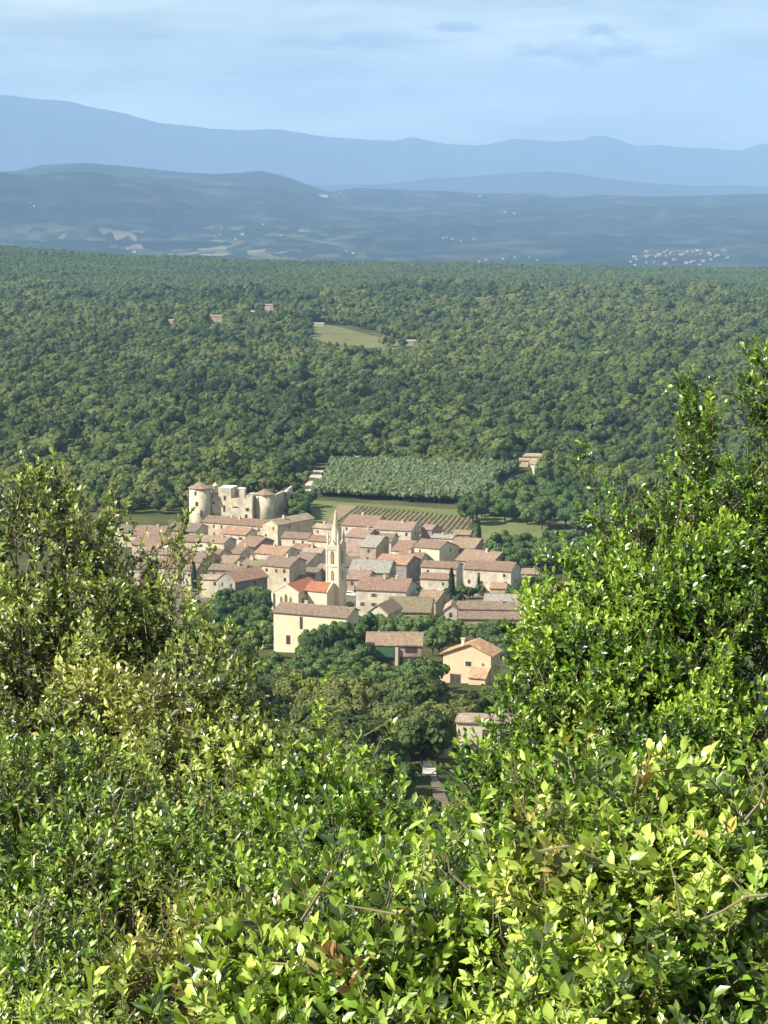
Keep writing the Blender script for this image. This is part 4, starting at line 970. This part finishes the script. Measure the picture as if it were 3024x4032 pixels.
# ------------------------------------------------------------------ foreground shrubs
def leaf_mat(name, old, mid, young, gold, gloss=.36):
    m, t, b, L = new_mat(name)
    def A_(n): a = t.nodes.new('ShaderNodeAttribute'); a.attribute_name = n; return a.outputs['Fac']
    c = ramp(t, A_('tone'), [(0.0, sc3(old, .7)), (0.3, old), (0.5, mid), (0.8, sc3(mid, 1.5)), (1.0, young)])
    c = mixc(t, A_('young'), c, young); c = mixc(t, A_('gold'), c, gold)
    c = mixc(t, A_('dry'), c, (.30, .17, .08))
    L(c, b.inputs['Base Color']); b.inputs['Roughness'].default_value = gloss; b.inputs['Specular IOR Level'].default_value = 0.75
    tr = t.nodes.new('ShaderNodeBsdfTranslucent'); L(mixc(t, 1.0, c, (1.15, 1.35, .35), 'MULTIPLY'), tr.inputs['Color'])
    ms = t.nodes.new('ShaderNodeMixShader'); ms.inputs[0].default_value = .22
    L(b.outputs[0], ms.inputs[1]); L(tr.outputs[0], ms.inputs[2]); L(ms.outputs[0], t.nodes['Material Output'].inputs['Surface'])
    return m
def leaf_template(g, ln, wd, curl, fold):
    """12 points, 6 quads; leaf along +x, face up +z"""
    v = []
    for s_, w_ in ((0, .10), (.28, .82), (.62, .95), (1.0, .06)):
        x = s_ * ln * math.cos(curl * s_ * .5); z = -curl * ln * s_ * s_ * .45
        for k_ in (-1, 0, 1): v.append((x, k_ * w_ * wd * .5, z + (abs(k_) * fold * w_ * wd * .5)))
    return np.array(v)
LQ = []
for r_ in range(3):
    for c_ in range(2): a_ = r_ * 3 + c_; LQ.append((a_, a_ + 1, a_ + 4, a_ + 3))
LQ = np.array(LQ)
def rot_to(d, up):
    """matrix whose x axis is d and whose z axis is near up"""
    x = d / np.linalg.norm(d); y = np.cross(up, x); n = np.linalg.norm(y); y = y / n if n > 1e-5 else np.array([0, 1., 0]); z = np.cross(x, y)
    return np.stack([x, y, z], 1)
def sprig_template(seed, ln=.13, leaf=.038, nleaf=13, wide=.5):
    g = np.random.default_rng(seed); V_ = []; YG = []; bend = g.normal(0, .12, 2)
    ax = lambda t_: np.array([t_ * ln, bend[0] * ln * t_ * t_, bend[1] * ln * t_ * t_])
    for i in range(nleaf):
        t_ = .12 + .88 * (i + .5) / nleaf; ph = i * 2.4 + g.normal(0, .3); tip = i >= nleaf - 4
        spread = g.uniform(.75, 1.15) if not tip else g.uniform(.25, .8)
        d_ = np.array([math.cos(spread), math.sin(spread) * math.cos(ph), math.sin(spread) * math.sin(ph)])
        up = np.array([1., 0, 0]) + g.normal(0, .25, 3)
        l_ = leaf * g.uniform(.5, 1.3) * (.85 if tip else 1)
        M = rot_to(d_, up); lt = leaf_template(g, l_, l_ * wide * g.uniform(.8, 1.15), g.uniform(-.1, .7), g.uniform(.1, .5))
        V_.append(lt @ M.T + ax(t_)); YG.append(1.0 if tip else 0.0)
    # the twig, a thin three sided stick made of quads (as one more set of 12 points)
    r = .0016; tw_ = []
    for t_ in (-.35, .2, .65, 1.0):
        for k_ in range(3): a = k_ * 2.09; tw_.append(ax(t_) + np.array([0, math.cos(a) * r, math.sin(a) * r]))
    V_.append(np.array(tw_)); YG.append(-1.0)
    return np.array(V_), np.array(YG)            # (n+1, 12, 3)
TWIG = flat_mat('twig_bark', (.20, .16, .10), .8)
def field3(seed, sc):
    g = np.random.default_rng(seed); K = g.normal(size=(14, 3)) / sc; ph = g.uniform(0, 6.28, 14)
    return lambda P: np.sin(P @ K.T * 3.0 + ph).mean(1) * 2.2
def shrub(name, label, poly, Ytop, Ybot, n_clump, rad, leaf, mat, seed, gold=.1, youth=.5, shoots=(), wide=.5, spr=34, depth=.7, extra=(), cat='shrub', tone=.5, ln=3.3, inner=1.0, dead=(), bare=(), hollow=()):
    g = np.random.default_rng(seed); pr = random.Random(seed)
    xs = [p[0] for p in poly]; ys = [p[1] for p in poly]; y0, y1 = min(ys), max(ys)
    Yof = lambda py: Ytop + (Ybot - Ytop) * (min(max(py, y0), y1) - y0) / (y1 - y0)
    cen = []; tries = 0
    while len(cen) < n_clump and tries < n_clump * 60:
        tries += 1; px, py = g.uniform(min(xs), max(xs)), g.uniform(y0, y1)
        if not inpoly(px, py, poly): continue
        r_ = rad * g.uniform(.45, 1.3); Y = Yof(py) + g.exponential(.18) * depth; rp_ = r_ / Y * F
        if not (inpoly(px - rp_*.8, py, poly) and inpoly(px + rp_*.8, py, poly) and inpoly(px, py - rp_*.9, poly)):
            if r_ > rad * .7 and g.uniform() < .93: continue
            r_ = min(r_, rad * .5); rp_ = r_ / Y * F
        c_ = np.array(at(px, py + rp_ * .3, Y))
        if any(np.linalg.norm(c_ - c2) < .62 * (r_ + r2) for c2, r2 in cen) and g.uniform() < .9: continue
        cen.append((c_, r_))
    tm = [sprig_template(seed * 31 + i, leaf * ln, leaf, int(g.integers(10, 15)), wide) for i in range(10)]
    F3 = field3(seed, .42); FG = field3(seed + 5, .7); FY = field3(seed + 9, .35)
    pos = []; dr = []; lay = []
    for c_, r_ in cen:
        k_ = max(6, int(spr * (r_ / rad) ** 2))
        n_ = g.normal(size=(k_, 3)) + np.array([-.15, -.35, .45]); n_ /= np.linalg.norm(n_, axis=1)[:, None]
        pos.append(c_ + n_ * r_ * g.uniform(.55, 1.0, (k_, 1)) * np.array([1, 1, .95])); dr.append(n_ * .75 + np.array([0, 0, .62]) + g.normal(0, .28, (k_, 3))); lay.append(np.zeros(k_))
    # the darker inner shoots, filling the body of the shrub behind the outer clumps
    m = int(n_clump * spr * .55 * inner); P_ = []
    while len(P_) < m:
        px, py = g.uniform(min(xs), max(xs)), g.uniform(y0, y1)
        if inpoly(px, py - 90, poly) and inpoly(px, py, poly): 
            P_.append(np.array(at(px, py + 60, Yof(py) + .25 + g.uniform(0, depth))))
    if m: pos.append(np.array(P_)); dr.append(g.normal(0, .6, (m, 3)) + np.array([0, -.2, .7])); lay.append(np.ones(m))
    branch = MB(); base = None
    for (bx, by, bY), (tx_, ty_, tY), dens in shoots:
        a_ = np.array(at(bx, by, bY)); b_ = np.array(at(tx_, ty_, tY)); n = int(np.linalg.norm(b_ - a_) / leaf * 1.1 * dens); bow = g.normal(0, .03, 3)
        ctl = lambda t_: a_ + (b_ - a_) * t_ + bow * math.sin(t_ * 3.1)
        branch.tube([ctl(t_) for t_ in (-.25, .25, .6, 1.0)], [.0042, .0034, .0025, .0012], 5)
        for k_ in range(n):
            t_ = (k_ + .6) / n * .92; w_ = 1.0 - .75 * t_
            pos.append((ctl(t_) + g.normal(0, .018 * (1 + 2 * w_), 3))[None]); dr.append(((b_ - a_) / np.linalg.norm(b_ - a_) * .9 + g.normal(0, .5 * w_ + .15, 3))[None]); lay.append(np.full(1, -1.0))
    pos = np.concatenate(pos); dr = np.concatenate(dr); lay = np.concatenate(lay); dr /= np.linalg.norm(dr, axis=1)[:, None]
    # open some dark hollows
    hol = F3(pos); kp = ((lay == 0) & ((hol > -.17) | (g.uniform(size=len(pos)) < .22))) | ((lay > 0) & (hol > -.30)) | (lay < 0); 
    for (qx, qy, qrx, qry) in hollow:      # a deep opening between limbs
        ppx, ppy = proj(pos[:, 0], pos[:, 1], pos[:, 2]); e_ = ((ppx - qx) / qrx) ** 2 + ((ppy - qy) / qry) ** 2
        kp &= ~((e_ < 1 + .5 * F3(pos)) & (lay > -.5) & (g.uniform(size=len(pos)) < .86))
    pos, dr, lay = pos[kp], dr[kp], lay[kp]
    VV = []; A_t = []; A_y = []; A_g = []; A_d = []; MI = []
    fg = FG(pos); fy = FY(pos); dd_ = np.zeros(len(pos))
    for (qx, qy, qY, qr) in dead:
        qc = np.array(at(qx, qy, qY)); ax_ = pos - qc; ax_[:, 1] *= .35; dd_ = np.maximum(dd_, (np.linalg.norm(ax_, axis=1) < qr * qY / F) * 1.0)
    for line in bare:
        P3 = [at(*q_) for q_ in line[1:]]; n3 = len(P3); branch.tube(P3, [line[0] * (1 - .6 * i3 / (n3 - 1)) for i3 in range(n3)], 6)
    which = g.integers(0, len(tm), len(pos))
    for ti, (tv, ty2) in enumerate(tm):
        ix = np.where(which == ti)[0]
        if not len(ix): continue
        d_ = dr[ix]; up = g.normal(size=(len(ix), 3)) ; y_ = np.cross(up, d_); y_ /= np.linalg.norm(y_, axis=1)[:, None]; z_ = np.cross(d_, y_)
        M = np.stack([d_, y_, z_], 2) * g.uniform(.75, 1.25, (len(ix), 1, 1))
        w_ = np.einsum('nij,lvj->nlvi', M, tv) + pos[ix][:, None, None, :]
        VV.append(w_.reshape(-1, 3)); nl = len(tv)
        tn = np.clip(g.uniform(0, .75, (len(ix), nl)) ** 1.25 + (g.uniform(-.2, .35, (len(ix), 1)) + (tone - .5)), 0, 1)
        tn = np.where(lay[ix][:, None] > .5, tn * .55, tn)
        yo = (ty2[None] > .5) * np.clip(youth + fy[ix][:, None] * .9 + g.uniform(-.3, .3, (len(ix), nl)), 0, 1) * (lay[ix][:, None] < .5)
        yo = np.maximum(yo, np.clip(fy[ix][:, None] * 1.3 + youth - .75, 0, .8) * (lay[ix][:, None] < .5))
        go_ = np.clip((fg[ix][:, None] - (.75 - gold * 2.2)) * 1.1, 0, .6) * g.uniform(.3, 1, (len(ix), nl)) + (g.uniform(size=(len(ix), nl)) < gold * .06) * .8
        for arr, acc in ((tn, A_t), (yo * (1 - dd_[ix][:, None]), A_y), (np.clip(np.maximum(go_, dd_[ix][:, None]), 0, 1), A_g), (np.broadcast_to(dd_[ix][:, None], (len(ix), nl)), A_d)): acc.append(np.repeat(np.broadcast_to(arr, (len(ix), nl)).ravel(), 12))
        MI.append(np.repeat(np.tile((ty2 < -.5).astype(int), len(ix)), 6))
    VV = np.concatenate(VV); nb = len(VV) // 12
    Q_ = (LQ[None] + (np.arange(nb) * 12)[:, None, None]).reshape(-1, 4)
    cz = pos.mean(0); bx_, by_ = float(cz[0]), float(cz[1]) + .35; bz_ = gz(bx_, by_)
    root = tag(empty(name, (bx_, by_, bz_)), label, cat); off = np.array([bx_, by_, bz_])
    me = mesh_np('foliage', VV - off, Q_, [mat, TWIG], dict(tone=np.concatenate(A_t), young=np.concatenate(A_y), gold=np.concatenate(A_g), dry=np.concatenate(A_d)), mat_idx=np.concatenate(MI))
    link(bpy.data.objects.new('foliage', me), root)
    branch.v = [tuple(np.array(v) - off) for v in branch.v]
    for i, (c_, r_) in enumerate(cen):
        if i % 2 == 0 or i < 12:
            e = c_ - off; mid = e * np.array([.6, .6, .55]) + g.normal(0, .08, 3)
            lo = np.array([e[0]*.45 + g.normal(0, .08), e[1]*.45 + g.normal(0, .08), gz(bx_ + e[0]*.45, by_ + e[1]*.45) - bz_ - .15]); mid = e * np.array([.8, .8, 1]) + np.array([0, 0, -.35]) + g.normal(0, .05, 3)
            branch.tube([lo, lo * .45 + mid * .55 + g.normal(0, .07, 3), mid, e], [.017, .012, .008, .003], 5)
    bo = branch.build('branches', TWIG, root)
    print(name, 'leaves', nb)
    return root
LM_OLIVE = leaf_mat('leaf_olive', (.040, .060, .018), (.165, .215, .045), (.45, .52, .12), (.52, .44, .13))
LM_GREEN = leaf_mat('leaf_green', (.030, .070, .010), (.115, .225, .018), (.37, .50, .06), (.50, .40, .12))
LM_FRESH = leaf_mat('leaf_fresh', (.045, .085, .014), (.15, .26, .024), (.45, .56, .10), (.58, .42, .13))
LM_DARK = leaf_mat('leaf_dark', (.022, .055, .008), (.085, .185, .012), (.34, .48, .055), (.45, .36, .10), .28)

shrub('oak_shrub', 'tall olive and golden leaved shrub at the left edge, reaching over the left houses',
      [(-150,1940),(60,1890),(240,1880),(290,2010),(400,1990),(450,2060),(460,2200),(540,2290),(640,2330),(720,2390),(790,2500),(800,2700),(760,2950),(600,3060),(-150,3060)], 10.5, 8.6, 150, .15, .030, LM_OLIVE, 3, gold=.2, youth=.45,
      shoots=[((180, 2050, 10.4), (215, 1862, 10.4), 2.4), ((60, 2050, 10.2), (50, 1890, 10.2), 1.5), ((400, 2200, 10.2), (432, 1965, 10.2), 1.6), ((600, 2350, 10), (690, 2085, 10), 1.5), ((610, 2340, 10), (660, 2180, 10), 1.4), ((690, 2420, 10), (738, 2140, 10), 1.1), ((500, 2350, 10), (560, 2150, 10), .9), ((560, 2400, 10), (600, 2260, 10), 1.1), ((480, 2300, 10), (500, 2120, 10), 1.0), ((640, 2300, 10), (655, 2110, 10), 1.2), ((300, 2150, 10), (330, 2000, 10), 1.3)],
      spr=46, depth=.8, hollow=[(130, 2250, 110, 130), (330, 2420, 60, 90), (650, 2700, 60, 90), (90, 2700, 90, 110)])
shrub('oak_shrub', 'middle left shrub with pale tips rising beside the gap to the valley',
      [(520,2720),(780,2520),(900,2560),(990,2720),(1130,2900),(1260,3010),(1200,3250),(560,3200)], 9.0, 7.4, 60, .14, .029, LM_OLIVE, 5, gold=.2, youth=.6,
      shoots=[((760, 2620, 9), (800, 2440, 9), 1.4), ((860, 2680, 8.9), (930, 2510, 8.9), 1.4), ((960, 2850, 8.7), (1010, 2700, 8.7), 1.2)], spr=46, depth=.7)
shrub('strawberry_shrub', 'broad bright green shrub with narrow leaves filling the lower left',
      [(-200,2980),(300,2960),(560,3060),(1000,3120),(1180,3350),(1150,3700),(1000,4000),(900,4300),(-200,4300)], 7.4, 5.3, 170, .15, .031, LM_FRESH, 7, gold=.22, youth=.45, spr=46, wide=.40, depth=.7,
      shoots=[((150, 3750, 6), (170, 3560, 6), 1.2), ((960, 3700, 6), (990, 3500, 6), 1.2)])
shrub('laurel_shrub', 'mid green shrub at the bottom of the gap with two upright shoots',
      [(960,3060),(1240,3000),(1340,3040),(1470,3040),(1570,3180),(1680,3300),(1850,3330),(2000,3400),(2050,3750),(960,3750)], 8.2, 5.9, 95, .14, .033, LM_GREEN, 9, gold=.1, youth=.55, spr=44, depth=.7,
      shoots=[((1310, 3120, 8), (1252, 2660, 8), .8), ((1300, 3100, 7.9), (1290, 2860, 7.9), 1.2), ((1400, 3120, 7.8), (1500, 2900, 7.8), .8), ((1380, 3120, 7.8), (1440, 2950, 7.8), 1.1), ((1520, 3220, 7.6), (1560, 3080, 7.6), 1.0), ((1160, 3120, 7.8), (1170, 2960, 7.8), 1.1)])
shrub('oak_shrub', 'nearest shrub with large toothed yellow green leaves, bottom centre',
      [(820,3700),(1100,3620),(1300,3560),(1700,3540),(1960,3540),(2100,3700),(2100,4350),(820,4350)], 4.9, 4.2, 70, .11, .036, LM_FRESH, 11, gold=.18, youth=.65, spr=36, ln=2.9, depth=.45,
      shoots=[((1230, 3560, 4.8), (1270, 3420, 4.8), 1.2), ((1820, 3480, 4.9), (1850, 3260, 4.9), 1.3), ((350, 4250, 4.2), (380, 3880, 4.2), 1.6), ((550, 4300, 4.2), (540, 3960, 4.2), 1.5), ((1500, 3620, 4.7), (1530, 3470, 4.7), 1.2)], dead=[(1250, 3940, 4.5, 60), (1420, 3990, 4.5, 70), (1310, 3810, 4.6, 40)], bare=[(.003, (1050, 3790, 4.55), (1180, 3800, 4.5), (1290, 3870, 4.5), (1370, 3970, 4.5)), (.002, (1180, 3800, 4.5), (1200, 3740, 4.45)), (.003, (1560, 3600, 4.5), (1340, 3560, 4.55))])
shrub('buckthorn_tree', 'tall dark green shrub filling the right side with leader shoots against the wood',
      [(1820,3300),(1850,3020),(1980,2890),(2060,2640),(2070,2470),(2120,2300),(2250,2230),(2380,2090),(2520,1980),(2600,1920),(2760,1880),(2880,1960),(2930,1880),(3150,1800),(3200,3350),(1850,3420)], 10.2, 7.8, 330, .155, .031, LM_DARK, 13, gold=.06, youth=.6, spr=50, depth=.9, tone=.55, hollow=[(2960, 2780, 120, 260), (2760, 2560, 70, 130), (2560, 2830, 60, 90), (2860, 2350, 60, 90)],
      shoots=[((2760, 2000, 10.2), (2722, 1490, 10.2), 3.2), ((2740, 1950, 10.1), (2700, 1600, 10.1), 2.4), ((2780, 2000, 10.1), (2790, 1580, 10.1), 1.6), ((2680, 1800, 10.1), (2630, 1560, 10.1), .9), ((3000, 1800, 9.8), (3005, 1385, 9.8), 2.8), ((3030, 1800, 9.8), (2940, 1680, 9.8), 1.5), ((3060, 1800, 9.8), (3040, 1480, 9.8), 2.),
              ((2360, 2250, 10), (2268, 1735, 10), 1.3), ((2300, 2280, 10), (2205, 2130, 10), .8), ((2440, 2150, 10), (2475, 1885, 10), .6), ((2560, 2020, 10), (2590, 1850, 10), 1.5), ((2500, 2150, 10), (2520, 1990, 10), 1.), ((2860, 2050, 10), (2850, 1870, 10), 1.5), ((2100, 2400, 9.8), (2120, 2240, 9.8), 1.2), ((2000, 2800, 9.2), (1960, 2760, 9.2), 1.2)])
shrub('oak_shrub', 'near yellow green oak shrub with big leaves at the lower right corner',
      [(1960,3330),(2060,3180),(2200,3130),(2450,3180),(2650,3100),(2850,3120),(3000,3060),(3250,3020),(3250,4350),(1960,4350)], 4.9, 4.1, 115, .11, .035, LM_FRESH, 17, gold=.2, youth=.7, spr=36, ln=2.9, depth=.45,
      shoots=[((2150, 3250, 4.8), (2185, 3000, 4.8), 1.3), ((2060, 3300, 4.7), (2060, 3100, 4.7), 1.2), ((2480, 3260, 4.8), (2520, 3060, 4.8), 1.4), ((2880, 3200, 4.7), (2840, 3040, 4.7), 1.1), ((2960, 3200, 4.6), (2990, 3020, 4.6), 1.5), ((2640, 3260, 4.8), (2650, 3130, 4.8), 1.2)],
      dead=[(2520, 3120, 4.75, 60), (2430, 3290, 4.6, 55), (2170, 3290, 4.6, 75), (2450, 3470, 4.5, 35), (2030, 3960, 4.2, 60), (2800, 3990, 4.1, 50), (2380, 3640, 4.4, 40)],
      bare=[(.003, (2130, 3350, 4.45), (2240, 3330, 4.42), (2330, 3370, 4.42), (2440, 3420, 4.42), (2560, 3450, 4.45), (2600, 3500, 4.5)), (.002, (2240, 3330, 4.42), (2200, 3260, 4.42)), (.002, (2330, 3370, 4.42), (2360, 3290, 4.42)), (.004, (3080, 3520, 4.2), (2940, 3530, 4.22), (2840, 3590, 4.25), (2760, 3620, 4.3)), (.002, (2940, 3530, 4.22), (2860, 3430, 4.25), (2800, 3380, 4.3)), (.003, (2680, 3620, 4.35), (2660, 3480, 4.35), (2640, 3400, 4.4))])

# ------------------------------------------------------------------ haze
hm_ = bpy.data.materials.new('haze_air'); hm_.use_nodes = True; t = hm_.node_tree; t.nodes.clear()
ho = t.nodes.new('ShaderNodeOutputMaterial'); pv = t.nodes.new('ShaderNodeVolumePrincipled')
pv.inputs['Color'].default_value = (*HAZE_COLOR, 1); pv.inputs['Density'].default_value = HAZE_DENSITY; pv.inputs['Anisotropy'].default_value = -0.15
t.links.new(pv.outputs[0], ho.inputs['Volume'])
hz = MB().box(-18000, 18000, -460, 38000, -610, 1750).build('haze', hm_)
setting(hz, 'stuff', 'pale blue haze over the far hills and plain', 'haze')
